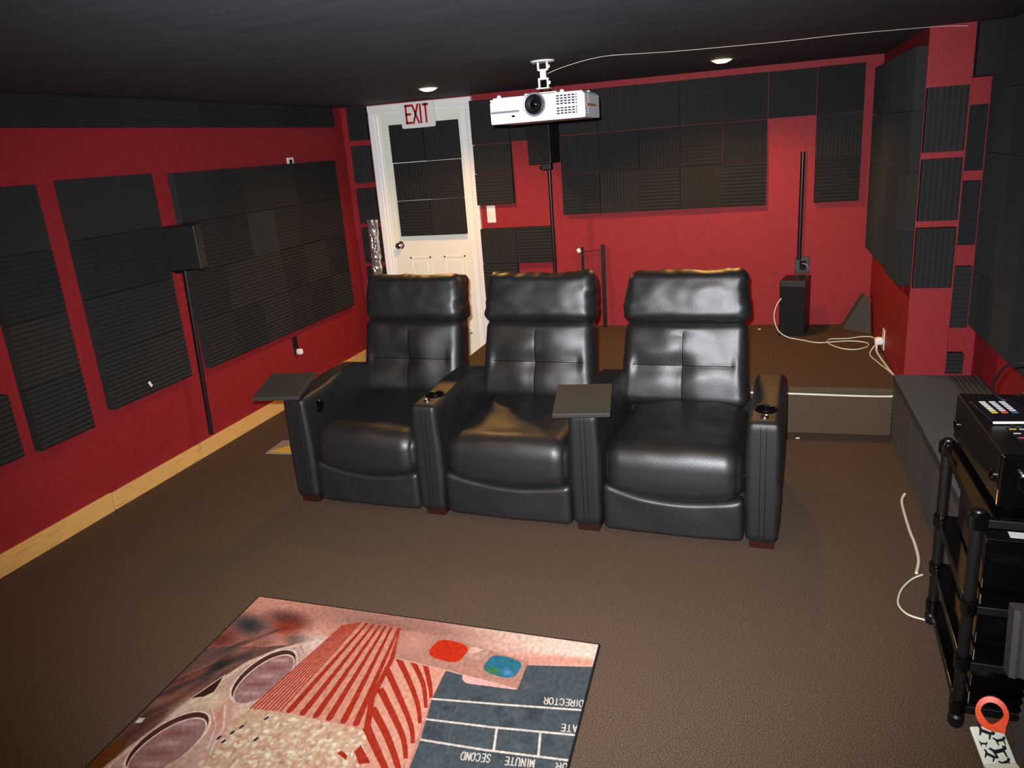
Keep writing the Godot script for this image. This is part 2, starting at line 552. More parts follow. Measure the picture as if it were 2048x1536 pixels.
# ---------------------------------------------------------------- door and its sign
func build_door():
	var d := Node3D.new()
	d.name = "door_1"
	d.set_meta("kind", "structure")
	add_child(d)
	var z := BZ
	part("door_slab", rbox_mesh(Vector3(-2.625, 1.03, z + 0.01), Vector3(0.735, 2.06, 0.03), 0.003), M.door, d)
	# casing: two legs and a head, each with a stepped profile
	var leg := [Vector2(-0.043, 0), Vector2(0.043, 0), Vector2(0.043, 0.016), Vector2(0.03, 0.024), Vector2(0.012, 0.024), Vector2(0.004, 0.03), Vector2(-0.038, 0.034), Vector2(-0.043, 0.03)]
	var up := Basis(Vector3(1, 0, 0), Vector3(0, 0, 1), Vector3(0, -1, 0))
	var g := MB.new()
	g.prism(leg, 2.06, Transform3D(up, Vector3(-3.041, 1.03, z)))
	part("casing", g.mesh(), M.casing, d)
	g = MB.new()
	g.prism(leg, 2.06, Transform3D(Basis(Vector3(-1, 0, 0), Vector3(0, 0, 1), Vector3(0, 1, 0)), Vector3(-2.222, 1.03, z)))
	part("casing", g.mesh(), M.casing, d)
	g = MB.new()
	g.prism(leg, 0.905, Transform3D(Basis(Vector3(0, -1, 0), Vector3(0, 0, 1), Vector3(-1, 0, 0)), Vector3(-2.631, 2.097, z)))
	part("casing", g.mesh(), M.casing, d)
	# thin stop bead down each side of the slab
	for x in [-2.9905, -2.2725]:
		part("door_stop", rbox_mesh(Vector3(x, 1.03, z + 0.016), Vector3(0.012, 2.055, 0.03), 0.003), M.casing, d)
	# two raised lower panels
	for k in [[-2.847, -2.651], [-2.536, -2.338]]:
		var w: float = k[1] - k[0]
		var c := (k[0] + k[1]) * 0.5 as float
		g = MB.new()
		for s in [-1.0, 1.0]:
			g.rbox(Vector3(c + s * (w * 0.5 - 0.009), 0.56, z + 0.026), Vector3(0.018, 0.68, 0.008), 0.003)
			g.rbox(Vector3(c, 0.56 + s * 0.331, z + 0.026), Vector3(w, 0.018, 0.008), 0.003)
		g.rbox(Vector3(c, 0.56, z + 0.026), Vector3(w - 0.075, 0.60, 0.010), 0.0045)
		part("door_panel", g.mesh(), M.door, d)
	# knob
	g = MB.new()
	var fwd := Basis(Vector3(1, 0, 0), Vector3(0, 0, 1), Vector3(0, -1, 0))
	g.lathe(Vector3(-2.918, 1.004, z + 0.025), [Vector2(0.033, 0), Vector2(0.033, 0.006), Vector2(0.014, 0.010), Vector2(0.011, 0.03), Vector2(0.024, 0.038), Vector2(0.029, 0.052), Vector2(0.026, 0.064), Vector2(0.014, 0.070), Vector2(0.0, 0.071)], 20, fwd)
	part("door_knob", g.mesh(), M.chrome, d)
	# six foam tiles stuck over the door's glass
	var xs := [-2.886, -2.594, -2.30]
	var ys := [1.077, 1.371, 1.677, 1.979]
	for i in 2:
		for j in 3:
			var gx: float = [0.0, 0.001, 0.0035][j]
			foam(d, Vector3((xs[i] + xs[i + 1]) * 0.5 + gx * (i * 2 - 1), (ys[j] + ys[j + 1]) * 0.5, z + 0.025), Vector3.RIGHT, Vector3.UP, xs[i + 1] - xs[i] - 0.001, ys[j + 1] - ys[j] - (0.006 if i == 0 else 0.004), (i + j) % 2 == 0)
	# sign
	var s := thing("exit_sign", "white EXIT sign with red letters hung over the top of the white door", "sign", Vector3(-2.612, 2.036, z + 0.088), 0.0)
	var rr := []
	for q in [Vector2(1, 1), Vector2(-1, 1), Vector2(-1, -1), Vector2(1, -1)]:
		for k in 6:
			var an := atan2(q.y, q.x) - PI / 4 + k * PI / 10
			rr.append(Vector2(q.x * 0.13, q.y * 0.082) + Vector2(cos(an), sin(an)) * 0.016)
	var pg := MB.new()
	pg.prism(rr, 0.008)
	part("plate", pg.mesh(), M.sign, s)
	part("plate_backing", rbox_mesh(Vector3(0, 0.05, -0.028), Vector3(0.16, 0.06, 0.05), 0.003), M.sign, s)
	var strokes := {
		"E": [[0, 0, 0, 1], [0, 0.06, 0.9, 0.06], [0, 0.5, 0.75, 0.5], [0, 0.94, 0.9, 0.94]],
		"X": [[0.05, 0, 0.95, 1], [0.95, 0, 0.05, 1]],
		"I": [[0.5, 0, 0.5, 1]],
		"T": [[0, 0.94, 1, 0.94], [0.5, 0, 0.5, 1]]}
	var at := {"E": [-0.099, 0.046], "X": [-0.045, 0.056], "I": [0.015, 0.022], "T": [0.046, 0.052]}
	for ch in ["E", "X", "I", "T"]:
		g = MB.new()
		for q in strokes[ch]:
			var w: float = at[ch][1]
			var p0 := Vector3(at[ch][0] + q[0] * w, -0.066 + q[1] * 0.148, 0.005)
			var p1 := Vector3(at[ch][0] + q[2] * w, -0.066 + q[3] * 0.148, 0.005)
			var dv := (p1 - p0)
			var b := Basis(Vector3(0, 0, 1), atan2(dv.y, dv.x))
			var fat := 0.0155 if absf(dv.y) > 0.02 else 0.0175
			var ext := 0.0155 if absf(dv.y) < 0.02 and ch == "E" else 0.0
			g.box((p0 + p1) * 0.5, Vector3(dv.length() + ext, fat, 0.003), b)
		part("letter", g.mesh(), M.sign_red, s)

# ---------------------------------------------------------------- recessed lamps
func build_lamps():
	var spots := [
		[Vector3(-2.109, CY, -5.11), "left of the two recessed ceiling lamps, glowing warm above the white door", 1.0],
		[Vector3(-0.232, CY, -5.27), "right of the two recessed ceiling lamps, glowing warm to the right of the projector", 1.0],
		[Vector3(-0.42, CY, -2.25), "recessed ceiling lamp over the carpet in front of the sofa", 0.25],
		[Vector3(-2.35, CY, -1.95), "recessed ceiling lamp near the left wall in front of the sofa", 0.25]]
	for s in spots:
		var t := thing("ceiling_lamp", s[1], "lamp", s[0], 0.0, "recessed ceiling lamps")
		var g := MB.new()
		g.lathe(Vector3(0, 0, 0), [Vector2(0.056, -0.002), Vector2(0.057, -0.006), Vector2(0.064, -0.006), Vector2(0.068, -0.001)].map(func(p): return Vector2(p.x, p.y)), 28, Basis(Vector3(1, 0, 0), Vector3(0, 1, 0), Vector3(0, 0, 1)))
		part("trim_ring", g.mesh(), M.white, t)
		g = MB.new()
		g.lathe(Vector3.ZERO, [Vector2(0.0, -0.022), Vector2(0.030, -0.019), Vector2(0.050, -0.010), Vector2(0.056, -0.001)], 28)
		part("bulb_face", g.mesh(), glow(Color(1.0, 0.88, 0.62), 11.0), t)
		var l := SpotLight3D.new()
		l.name = "lamp_light"
		l.light_color = Color(1.0, 0.73, 0.39)
		l.light_energy = LAMP_ENERGY * s[2]
		l.light_size = 0.045
		l.spot_angle = 74.0
		l.spot_angle_attenuation = 0.6
		l.spot_range = 12.0
		l.spot_attenuation = 2.0
		l.shadow_enabled = true
		l.position = Vector3(0, -0.06, 0)
		l.rotation_degrees.x = -90
		t.add_child(l, true)

# ---------------------------------------------------------------- sofa
func leather_noise(seed_: int, freq: float) -> FastNoiseLite:
	var n := FastNoiseLite.new()
	n.seed = seed_
	n.frequency = freq
	n.noise_type = FastNoiseLite.TYPE_SIMPLEX_SMOOTH
	n.fractal_octaves = 2
	return n

func build_sofa():
	var s := thing("recliner_sofa", "three-seat black leather home cinema recliner sofa facing the rug", "sofa", Vector3(-2.323, 0, -3.264), deg_to_rad(-3.37))
	var arms := [0.055, 0.80, 1.592, 2.362]
	var seats := [[0.128, 0.727], [0.873, 1.519], [1.665, 2.289]]
	var backs := [0.394, 1.158, 1.937]
	# ---- arms
	var arm_top := func(z: float) -> float:
		var d := 0.02 - z
		if d < 0.14: return 0.587 + d * 0.05
		if d < 0.44: return lerpf(0.594, 0.620, smoothstep(0.14, 0.44, d))
		if d < 0.58: return 0.620
		return lerpf(0.620, 0.57, smoothstep(0.58, 0.80, d))
	var bowl_z := -0.155
	for i in 4:
		var nn := leather_noise(40 + i, 5.0)
		var has_cup := i == 1 or i == 3
		var push := func(p: Vector3, n: Vector3) -> Vector3:
			var z := p.z - 0.39
			var f := (p.y + 0.275) / 0.55
			var y := lerpf(0.036, arm_top.call(z), f)
			var x := p.x * (1.0 + 0.085 * sin(PI * clampf(f, 0, 1)))
			x += signf(p.x) * absf(n.x) * nn.get_noise_3d(p.x * 3, y, z) * 0.006
			if has_cup and n.y > 0.5:
				var rr := Vector2(x, z - bowl_z).length()
				y -= 0.05 * (1.0 - smoothstep(0.032, 0.043, rr))
			return Vector3(x, y, z)
		var m := cushion(Vector3(0.066, 0.275, 0.39), 0.026, Vector3i(30, 30, 100), push)
		var a := part("armrest", m, M.leather_side, s, Transform3D(Basis.IDENTITY, Vector3(arms[i], 0, 0.0)))
		# double seam down the front face, and one across its top edge
		for sx in [-0.011, 0.011]:
			var g := MB.new()
			g.tube([Vector3(sx, 0.582, -0.012), Vector3(sx, 0.565, -0.0005), Vector3(sx, 0.3, 0.0), Vector3(sx, 0.06, 0.0)], 0.0013, 5)
			part("seam", g.mesh(), M.seam, a)
		var g2 := MB.new()
		g2.tube([Vector3(-0.062, 0.578, -0.012), Vector3(-0.05, 0.5805, -0.008), Vector3(0.05, 0.5805, -0.008), Vector3(0.062, 0.578, -0.012)], 0.0016, 5)
		part("seam", g2.mesh(), M.seam, a)
		if has_cup:
			var ty: float = arm_top.call(bowl_z)
			g2 = MB.new()
			var prof := [Vector2(0.047, -0.002), Vector2(0.048, 0.003), Vector2(0.044, 0.0055), Vector2(0.038, 0.004), Vector2(0.0365, 0.0), Vector2(0.035, -0.042), Vector2(0.0, -0.043)]
			g2.lathe(Vector3(0, ty + 0.001, bowl_z), prof, 32, Basis(Vector3.RIGHT, -0.1))
			part("cup_holder", g2.mesh(), M.black_gloss, a)
			g2 = MB.new()
			g2.lathe(Vector3(0, 0.5945, -0.065), [Vector2(0.017, -0.004), Vector2(0.017, 0.002), Vector2(0.013, 0.004), Vector2(0.006, 0.0025), Vector2(0, 0.002)], 20)
			part("touch_button", g2.mesh(), M.chrome, a).set_meta("label", "small round chrome button")
		for fz in [-0.075, -0.70]:
			part("foot", rbox_mesh(Vector3(arms[i], 0.0185, fz), Vector3(0.104, 0.037, 0.10), 0.004), M.foot, s)
	# small dark control plate on the inner side of the left arm
	var cg := MB.new()
	cg.lathe(Vector3(0.1245, 0.512, -0.13), [Vector2(0.034, 0.0), Vector2(0.034, 0.005), Vector2(0.028, 0.009), Vector2(0.0, 0.010)], 24, Basis(Vector3(0, -1, 0), Vector3(1, 0, 0), Vector3(0, 0, 1)))
	part("control_panel", cg.mesh(), M.black_gloss, s)
	for i in 3:
		var x0: float = seats[i][0]
		var x1: float = seats[i][1]
		var cx := (x0 + x1) * 0.5
		var hw := (x1 - x0) * 0.5 - 0.003
		# ---- footrest panel
		var nf := leather_noise(60 + i, 3.0)
		var pushf := func(p: Vector3, n: Vector3) -> Vector3:
			var sx := p.x / hw
			var f := (p.y + 0.11) / 0.22
			var top := 0.238 - 0.042 * (1.0 - sx * sx) - 0.012 * sx
			var y := lerpf(0.022, top, f)
			var z := p.z - 0.05
			z += maxf(n.z, 0.0) * (0.012 * (1.0 - sx * sx) + nf.get_noise_2d(p.x, y) * 0.006)
			return Vector3(p.x, y, z)
		part("footrest", cushion(Vector3(hw, 0.11, 0.04), 0.026, Vector3i(40, 26, 10), pushf), M.leather, s, Transform3D(Basis.IDENTITY, Vector3(cx, 0, 0)))
		# ---- seat cushion
		var ns := leather_noise(80 + i, 2.6)
		var pushs := func(p: Vector3, n: Vector3) -> Vector3:
			var sx := p.x / hw
			var q := p
			var zf := clampf((p.z + 0.34) / 0.68, 0, 1)   # 1 at the front
			if p.y > 0.0:
				q.y += (0.022 * (1.0 - sx * sx) + ns.get_noise_3d(p.x, p.z, 4.0) * 0.012) * smoothstep(0.0, 0.1, p.y)
				q.y -= 0.012 * zf
			else:
				q.y -= 0.04 * (1.0 - sx * sx) * smoothstep(0.5, 1.0, zf)
			q.z += maxf(n.z, 0.0) * (0.016 * (1.0 - sx * sx) * (1.0 - absf(p.y) / 0.13 * 0.6))
			# seam just inside each side edge
			q -= n * 0.004 * exp(-pow((absf(p.x) - hw + 0.028) / 0.006, 2.0))
			return q + Vector3(0, 0.315, -0.35)
		part("seat_cushion", cushion(Vector3(hw, 0.118, 0.34), 0.085, Vector3i(60, 24, 60), pushs), M.leather, s, Transform3D(Basis.IDENTITY, Vector3(cx, 0, 0)))
		# ---- dark base between the arms
		var bg := MB.new()
		bg.rbox(Vector3(cx, 0.12, -0.43), Vector3(hw * 2.0 + 0.004, 0.19, 0.64), 0.01)
		bg.rbox(Vector3(cx, 0.235, -0.735), Vector3(hw * 2.0 + 0.03, 0.41, 0.05), 0.01)
		part("base", bg.mesh(), M.black_matte, s)
		# ---- backrest, tilted back
		var tilt := Basis(Vector3.RIGHT, deg_to_rad(-16.0))
		var nb := leather_noise(100 + i, 2.4)
		var hb := Vector3(0.312, 0.218, 0.085)
		var y0 := -0.012
		var pushb := func(p: Vector3, n: Vector3) -> Vector3:
			var q := p
			var sx := p.x / hb.x
			var sy := p.y / hb.y
			q.x *= 1.0 - 0.03 * sy
			if p.z > 0.0:
				var w := smoothstep(0.0, 0.06, p.z)
				var ax := absf(p.x)
				var ay := absf(p.y - y0)
				var puff := 0.034 * (1.0 - sx * sx) * (1.0 - pow(sy, 4.0))
				var vert := (1.0 - smoothstep(0.62, 0.8, sy))
				var hor := (1.0 - smoothstep(0.72, 0.86, absf(sx)))
				var dent := vert * (0.0022 * exp(-pow(ax / 0.010, 2.0)) + 0.010 * exp(-pow(ax / 0.06, 2.0)))
				dent += hor * (0.0022 * exp(-pow(ay / 0.010, 2.0)) + 0.011 * exp(-pow(ay / 0.05, 2.0)))
				dent += 0.012 * exp(-(ax * ax + ay * ay) / 0.003)
				q.z += w * (puff - dent + nb.get_noise_3d(p.x * 1.2, p.y * 1.2, 7.0 * i) * 0.018)
			return q
		var bp := part("backrest", cushion(hb, 0.05, Vector3i(90, 66, 14), pushb), M.leather, s, Transform3D(tilt, Vector3(backs[i], 0.615, -0.752)))
		for ln in [[Vector2(0, -0.9), Vector2(0, 0.68)], [Vector2(-0.80, y0 / hb.y), Vector2(0.80, y0 / hb.y)]]:
			var line := []
			for k in 37:
				var q: Vector2 = ln[0].lerp(ln[1], k / 36.0) * Vector2(hb.x, hb.y)
				line.append(pushb.call(Vector3(q.x, q.y, hb.z), Vector3(0, 0, 1)) + Vector3(0, 0, 0.0004))
			var gs := MB.new()
			gs.tube(line, 0.0024, 6)
			part("seam", gs.mesh(), M.seam, bp)
		# ---- headrest roll
		var nh := leather_noise(120 + i, 3.0)
		var hh := Vector3(0.305, 0.134, 0.085)
		var pushh := func(p: Vector3, n: Vector3) -> Vector3:
			var q := p
			var sx := p.x / hh.x
			var sy := p.y / hh.y
			q.x *= 1.0 + 0.02 * (1.0 - sy * sy) - 0.03 * sy
			q.z += maxf(n.z, 0.0) * (0.026 * (1.0 - pow(absf(sx), 4.0)) * (1.0 - 0.5 * sy * sy))
			q.y += maxf(n.y, 0.0) * (0.014 * absf(sx) * sx * sx + nh.get_noise_2d(p.x * 2.5, p.z * 2.0 + 9.0 * i) * 0.007)
			var edge := smoothstep(0.75, 1.0, absf(sx))
			q += n * (nh.get_noise_3d(p.x * 1.5, p.y * 2.2, p.z + 3.0 * i) * lerpf(0.006, 0.016, edge))
			# gathered pleats at both ends
			q += n * 0.0018 * edge * sin(p.y * 95.0 + 2.0 * i + p.z * 30.0)
			return q
		part("headrest", cushion(hh, 0.052, Vector3i(76, 36, 24), pushh), M.leather, s, Transform3D(tilt, Vector3(backs[i], 0.939, -0.836)))
		# ---- outer shell behind
		part("back_shell", rbox_mesh(Vector3.ZERO, Vector3(0.57, 0.66, 0.07), 0.03, 3), M.leather_side, s, Transform3D(tilt, Vector3(backs[i] - 0.012, 0.735, -0.885)))
	# ---- swivel trays on the first and third arms
	var trays := [[Vector3(-0.011, 0.617, -0.05), 13.0], [Vector3(1.593, 0.617, -0.035), 11.0]]
	for t in trays:
		var b := Basis(Vector3.UP, deg_to_rad(t[1])) * Basis(Vector3.RIGHT, deg_to_rad(11.0))
		var tp := part("swivel_tray", rbox_mesh(Vector3.ZERO, Vector3(0.25, 0.021, 0.27), 0.004, 2), M.tray, s, Transform3D(b, t[0] + Vector3(0, 0.022, 0)))
		var g := MB.new()
		g.lathe(Vector3(0.04, -0.03, -0.02), [Vector2(0.02, -0.02), Vector2(0.02, 0.024)], 16)
		part("tray_pivot", g.mesh(), M.black, tp)

# ---------------------------------------------------------------- rug
const RS := 700.0
var rimg: Image

func rpoly(pts: Array, col: Color):
	var pk := PackedVector2Array()
	var lo := 1e9
	var hi := -1e9
	for p in pts:
		var q := Vector2(p[0], p[1]) * RS
		pk.append(q)
		lo = minf(lo, q.y)
		hi = maxf(hi, q.y)
	for y in range(maxi(0, int(lo)), mini(rimg.get_height(), int(hi) + 1)):
		var yy := y + 0.5
		var xs := []
		for i in pk.size():
			var a := pk[i]
			var b := pk[(i + 1) % pk.size()]
			if (a.y <= yy) != (b.y <= yy):
				xs.append(a.x + (yy - a.y) / (b.y - a.y) * (b.x - a.x))
		xs.sort()
		for k in range(0, xs.size() - 1, 2):
			var x0 := maxi(0, roundi(xs[k]))
			var x1 := mini(rimg.get_width(), roundi(xs[k + 1]))
			if x1 > x0:
				rimg.fill_rect(Rect2i(x0, y, x1 - x0, 1), col)

func rline(pts: Array, w: float, col: Color):
	for i in pts.size() - 1:
		var a := Vector2(pts[i][0], pts[i][1])
		var b := Vector2(pts[i + 1][0], pts[i + 1][1])
		var t := (b - a).normalized()
		var n := Vector2(-t.y, t.x) * w * 0.5
		t *= w * 0.25
		var q := [a + n - t, b + n + t, b - n + t, a - n - t]
		rpoly(q.map(func(p): return [p.x, p.y]), col)

func rell(c: Vector2, rx: float, ry: float, rot: float, col: Color, power := 2.0):
	var pts := []
	for k in 40:
		var a := TAU * k / 40
		var p := Vector2(signf(cos(a)) * pow(absf(cos(a)), 2.0 / power) * rx, signf(sin(a)) * pow(absf(sin(a)), 2.0 / power) * ry).rotated(rot) + c
		pts.append([p.x, p.y])
	rpoly(pts, col)

func rblob(c: Vector2, rx: float, ry: float, rot: float, col: Color, a: float):
	var m := maxf(rx, ry)
	var p0 := ((c - Vector2(m, m)) * RS).max(Vector2.ZERO)
	var p1 := ((c + Vector2(m, m)) * RS).min(Vector2(rimg.get_width() - 1, rimg.get_height() - 1))
	for y in range(int(p0.y), int(p1.y) + 1):
		for x in range(int(p0.x), int(p1.x) + 1):
			var d := (Vector2(x, y) / RS - c).rotated(-rot)
			var r := d.x * d.x / (rx * rx) + d.y * d.y / (ry * ry)
			if r < 1.0:
				rimg.set_pixel(x, y, rimg.get_pixel(x, y).lerp(col, a * (1.0 - r) * (1.0 - r)))

func rtext(text: String, at: Vector2, adv: float, h: float, w: float, col: Color):
	var font := {
		"D": [[0, 0, 0, 1], [0, 1, .5, 1], [.5, 1, .85, .75], [.85, .75, .85, .25], [.85, .25, .5, 0], [.5, 0, 0, 0]],
		"I": [[.12, 0, .12, 1]],
		"R": [[0, 0, 0, 1], [0, 1, .6, 1], [.6, 1, .8, .85], [.8, .85, .8, .6], [.8, .6, .6, .48], [.6, .48, 0, .48], [.45, .48, .85, 0]],
		"E": [[0, 0, 0, 1], [0, 0, .75, 0], [0, .52, .65, .52], [0, 1, .75, 1]],
		"C": [[.85, .8, .6, 1], [.6, 1, .25, 1], [.25, 1, 0, .7], [0, .7, 0, .3], [0, .3, .25, 0], [.25, 0, .6, 0], [.6, 0, .85, .2]],
		"T": [[0, 1, .85, 1], [.42, 0, .42, 1]],
		"O": [[.25, 0, .62, 0], [.62, 0, .88, .3], [.88, .3, .88, .7], [.88, .7, .62, 1], [.62, 1, .25, 1], [.25, 1, 0, .7], [0, .7, 0, .3], [0, .3, .25, 0]],
		"A": [[0, 0, .42, 1], [.42, 1, .85, 0], [.15, .35, .7, .35]],
		"S": [[.75, .85, .55, 1], [.55, 1, .2, 1], [.2, 1, 0, .8], [0, .8, .15, .58], [.15, .58, .65, .42], [.65, .42, .8, .2], [.8, .2, .6, 0], [.6, 0, .2, 0], [.2, 0, 0, .15]],
		"N": [[0, 0, 0, 1], [0, 1, .8, 0], [.8, 0, .8, 1]],
		"M": [[0, 0, .05, 1], [.05, 1, .45, .2], [.45, .2, .85, 1], [.85, 1, .9, 0]],
		"U": [[0, 1, 0, .25], [0, .25, .2, 0], [.2, 0, .6, 0], [.6, 0, .8, .25], [.8, .25, .8, 1]],
		"H": [[0, 0, 0, 1], [.8, 0, .8, 1], [0, .5, .8, .5]]}
	var dx := Vector2(-0.99, 0.125)
	var dy := Vector2(0.125, 0.99)
	var x := 0.0
	for ch in text:
		for s in font[ch]:
			var k := adv * 0.82
			var a: Vector2 = at + dx * (x + s[0] * k) + dy * s[1] * h
			var b: Vector2 = at + dx * (x + s[2] * k) + dy * s[3] * h
			rline([[a.x, a.y], [b.x, b.y]], w, col)
		x += adv * (0.6 if ch == "I" else 1.0)

func qcurve(a: Vector2, b: Vector2, c: Vector2, n := 12) -> Array:
	var out := []
	for i in n + 1:
		var t := float(i) / n
		var p := a.lerp(b, t).lerp(b.lerp(c, t), t)
		out.append([p.x, p.y])
	return out

func build_rug():
	var W := 1.464
	var L := 2.1
	rimg = Image.create(int(W * RS), int(L * RS), false, Image.FORMAT_RGB8)
	var salmon := Color(0.82, 0.57, 0.51)
	var peach := Color(0.90, 0.66, 0.57)
	var pale := Color(0.96, 0.82, 0.75)
	var dark := Color(0.27, 0.21, 0.20)
	var slate_c := Color(0.305, 0.345, 0.365)
	var stripe := Color(0.70, 0.21, 0.14)
	var blush := Color(0.87, 0.60, 0.51)
	var cream := Color(0.93, 0.85, 0.72)
	var bone := Color(0.84, 0.69, 0.64)
	rimg.fill(salmon)
	# painted ground: pale top right, greyed band along the far edge, smoky dark corner on the left
	rblob(Vector2(1.30, 0.02), 0.60, 0.20, 0.0, pale, 1.0)
	rblob(Vector2(1.42, 0.06), 0.30, 0.12, 0.0, Color(0.98, 0.88, 0.82), 1.0)
	rblob(Vector2(1.36, 0.115), 0.30, 0.04, -0.1, Color(0.93, 0.60, 0.50), 0.8)
	rblob(Vector2(0.55, 0.05), 0.34, 0.10, 0.0, Color(0.66, 0.50, 0.45), 0.8)
	rblob(Vector2(0.80, 0.06), 0.35, 0.09, 0.0, Color(0.62, 0.45, 0.41), 0.6)
	rblob(Vector2(0.05, 0.03), 0.3, 0.12, 0.0, peach, 0.8)
	rblob(Vector2(0.36, 0.16), 0.14, 0.09, 0.2, peach, 0.9)
	rblob(Vector2(0.22, 0.12), 0.17, 0.08, 0.2, Color(0.42, 0.24, 0.22), 1.0)
	rblob(Vector2(0.24, 0.17), 0.10, 0.07, 0.0, Color(0.60, 0.22, 0.14), 0.9)
	rblob(Vector2(0.08, 0.19), 0.16, 0.09, 0.3, Color(0.24, 0.24, 0.26), 1.0)
	rblob(Vector2(0.36, 0.235), 0.13, 0.05, 0.1, Color(0.32, 0.28, 0.26), 0.9)
	rblob(Vector2(0.02, 0.30), 0.15, 0.12, 0.0, Color(0.45, 0.22, 0.20), 0.9)
	rpoly([[0, 0.36], [0.08, 0.33], [0.22, 0.30], [0.30, 0.27], [0.12, 0.62], [0.07, 0.95], [0, 1.1]], Color(0.45, 0.33, 0.30))
	for k in 60:
		var t := rng.randf()
		var p := Vector2(lerpf(0.22, 0.01, t) - rng.randf_range(0.0, 0.10), lerpf(0.24, 0.92, t) + rng.randf_range(-0.05, 0.03))
		rblob(p, rng.randf_range(0.012, 0.035), rng.randf_range(0.04, 0.12), lerpf(0.75, 0.2, t), [Color(0.17, 0.16, 0.16), Color(0.66, 0.45, 0.40), Color(0.38, 0.24, 0.21), Color(0.27, 0.27, 0.29), Color(0.60, 0.36, 0.31)][k % 5], 0.75)
	rpoly([[0.012, 0.735], [0.034, 0.73], [0.036, 0.752], [0.014, 0.76]], Color(0.88, 0.92, 0.84))
	rell(Vector2(0.03, 0.90), 0.030, 0.075, 0.1, Color(0.45, 0.26, 0.12))
	# film reel: pale spoked disc with dark-rimmed openings
	rpoly([[0.42, 0.20], [0.351, 0.245], [0.287, 0.285], [0.203, 0.395], [0.165, 0.505], [0.130, 0.631], [0.100, 0.747], [0.072, 0.855], [0.05, 1.0], [0.06, 1.5], [0.8, 1.5], [0.8, 0.7], [0.5, 0.5], [0.47, 0.3]], bone)
	rblob(Vector2(0.42, 0.24), 0.13, 0.09, 0.3, Color(0.95, 0.84, 0.79), 1.0)
	rblob(Vector2(0.22, 0.60), 0.10, 0.07, 0.2, cream, 1.0)
	rblob(Vector2(0.29, 0.64), 0.07, 0.14, 0.0, Color(0.88, 0.58, 0.50), 0.8)
	rline([[0.351, 0.258], [0.290, 0.300], [0.212, 0.405], [0.176, 0.51], [0.142, 0.635], [0.112, 0.75], [0.084, 0.858], [0.066, 1.0]], 0.008, Color(0.95, 0.86, 0.78))
	rline([[0.330, 0.258], [0.270, 0.300], [0.190, 0.405], [0.152, 0.51], [0.118, 0.635], [0.088, 0.75], [0.06, 0.858]], 0.006, Color(0.45, 0.33, 0.30))
	rblob(Vector2(0.36, 0.62), 0.12, 0.09, 0.3, Color(0.93, 0.80, 0.74), 0.9)
	rblob(Vector2(0.14, 0.65), 0.06, 0.12, 0.3, Color(0.92, 0.84, 0.76), 0.8)
	rblob(Vector2(0.30, 0.95), 0.10, 0.16, 0.3, Color(0.78, 0.65, 0.60), 0.8)
	for h in [[Vector2(0.318, 0.440), 0.078, 0.138, 0.16], [Vector2(0.190, 0.800), 0.083, 0.136, 0.30], [Vector2(0.42, 1.08), 0.085, 0.15, 0.7]]:
		var c: Vector2 = h[0]
		rell(c, h[1] + 0.012, h[2] + 0.014, h[3], Color(0.95, 0.88, 0.82))
		rell(c + Vector2(-0.002, -0.002), h[1] + 0.004, h[2] + 0.005, h[3], Color(0.34, 0.20, 0.18))
		rell(c + Vector2(0.010, 0.015), h[1] - 0.002, h[2] + 0.001, h[3], Color(0.95, 0.87, 0.81))
		rell(c + Vector2(0.0115, 0.0175), h[1] - 0.006, h[2] - 0.004, h[3], Color(0.66, 0.49, 0.49))
		for k in 5:
			rblob(c + Vector2(0.008, -0.085 + k * 0.045), h[1] * 0.85, 0.020, -0.25, Color(0.86, 0.68, 0.66) if k % 2 == 0 else Color(0.58, 0.33, 0.36), 0.75)
	for k in 7:
		rline([[0.36 + k * 0.010, 0.26 + k * 0.03], [0.40 + k * 0.008, 0.30 + k * 0.05]], 0.003, Color(0.70, 0.55, 0.52))
	rpoly([[0.124, 0.618], [0.150, 0.53], [0.173, 0.470], [0.186, 0.52], [0.194, 0.566], [0.172, 0.600], [0.147, 0.607]], Color(0.93, 0.86, 0.74))
	rpoly([[0.130, 0.610], [0.154, 0.535], [0.171, 0.485], [0.182, 0.53], [0.187, 0.563], [0.168, 0.592], [0.148, 0.600]], Color(0.27, 0.15, 0.13))
	for k in [[[0.27, 0.61], [0.33, 0.70], [0.36, 0.82]], [[0.23, 0.63], [0.30, 0.70], [0.34, 0.80]]]:
		rline(k, 0.006, Color(0.93, 0.84, 0.78))
	# popcorn spilling from the bucket
	rpoly([[0.345, 0.66], [0.37, 0.60], [0.48, 0.575], [0.60, 0.575], [0.70, 0.58], [0.80, 0.59], [0.84, 0.64], [0.83, 0.75], [0.87, 0.95], [0.9, 1.3], [0.4, 1.3], [0.33, 1.0], [0.36, 0.80]], Color(0.86, 0.72, 0.60))
	for k in 900:
		var p := Vector2(rng.randf_range(0.35, 0.85), rng.randf_range(0.60, 0.95 if k < 750 else 1.25))
		if p.y < 0.66 and (p.x < 0.40 or rng.randf() < 0.5):
			continue
		rblob(p, rng.randf_range(0.006, 0.022), rng.randf_range(0.005, 0.014), rng.randf_range(0, 3.0), [cream, Color(0.98, 0.95, 0.86), Color(0.97, 0.92, 0.80), Color(0.78, 0.58, 0.49), Color(0.86, 0.68, 0.58)][rng.randi() % 5], 0.95)
	for p in [Vector2(0.375, 0.715), Vector2(0.345, 0.745), Vector2(0.37, 0.755), Vector2(0.39, 0.685), Vector2(0.47, 0.72), Vector2(0.45, 0.63)]:
		rell(p, 0.005, 0.010, 0.3, Color(0.20, 0.22, 0.26))
	# striped popcorn bucket, front panel
	rpoly([[0.460, 0.109], [0.532, 0.064], [0.697, 0.072], [0.744, 0.245], [0.762, 0.455], [0.812, 0.60], [0.74, 0.597], [0.52, 0.590], [0.366, 0.605]], blush)
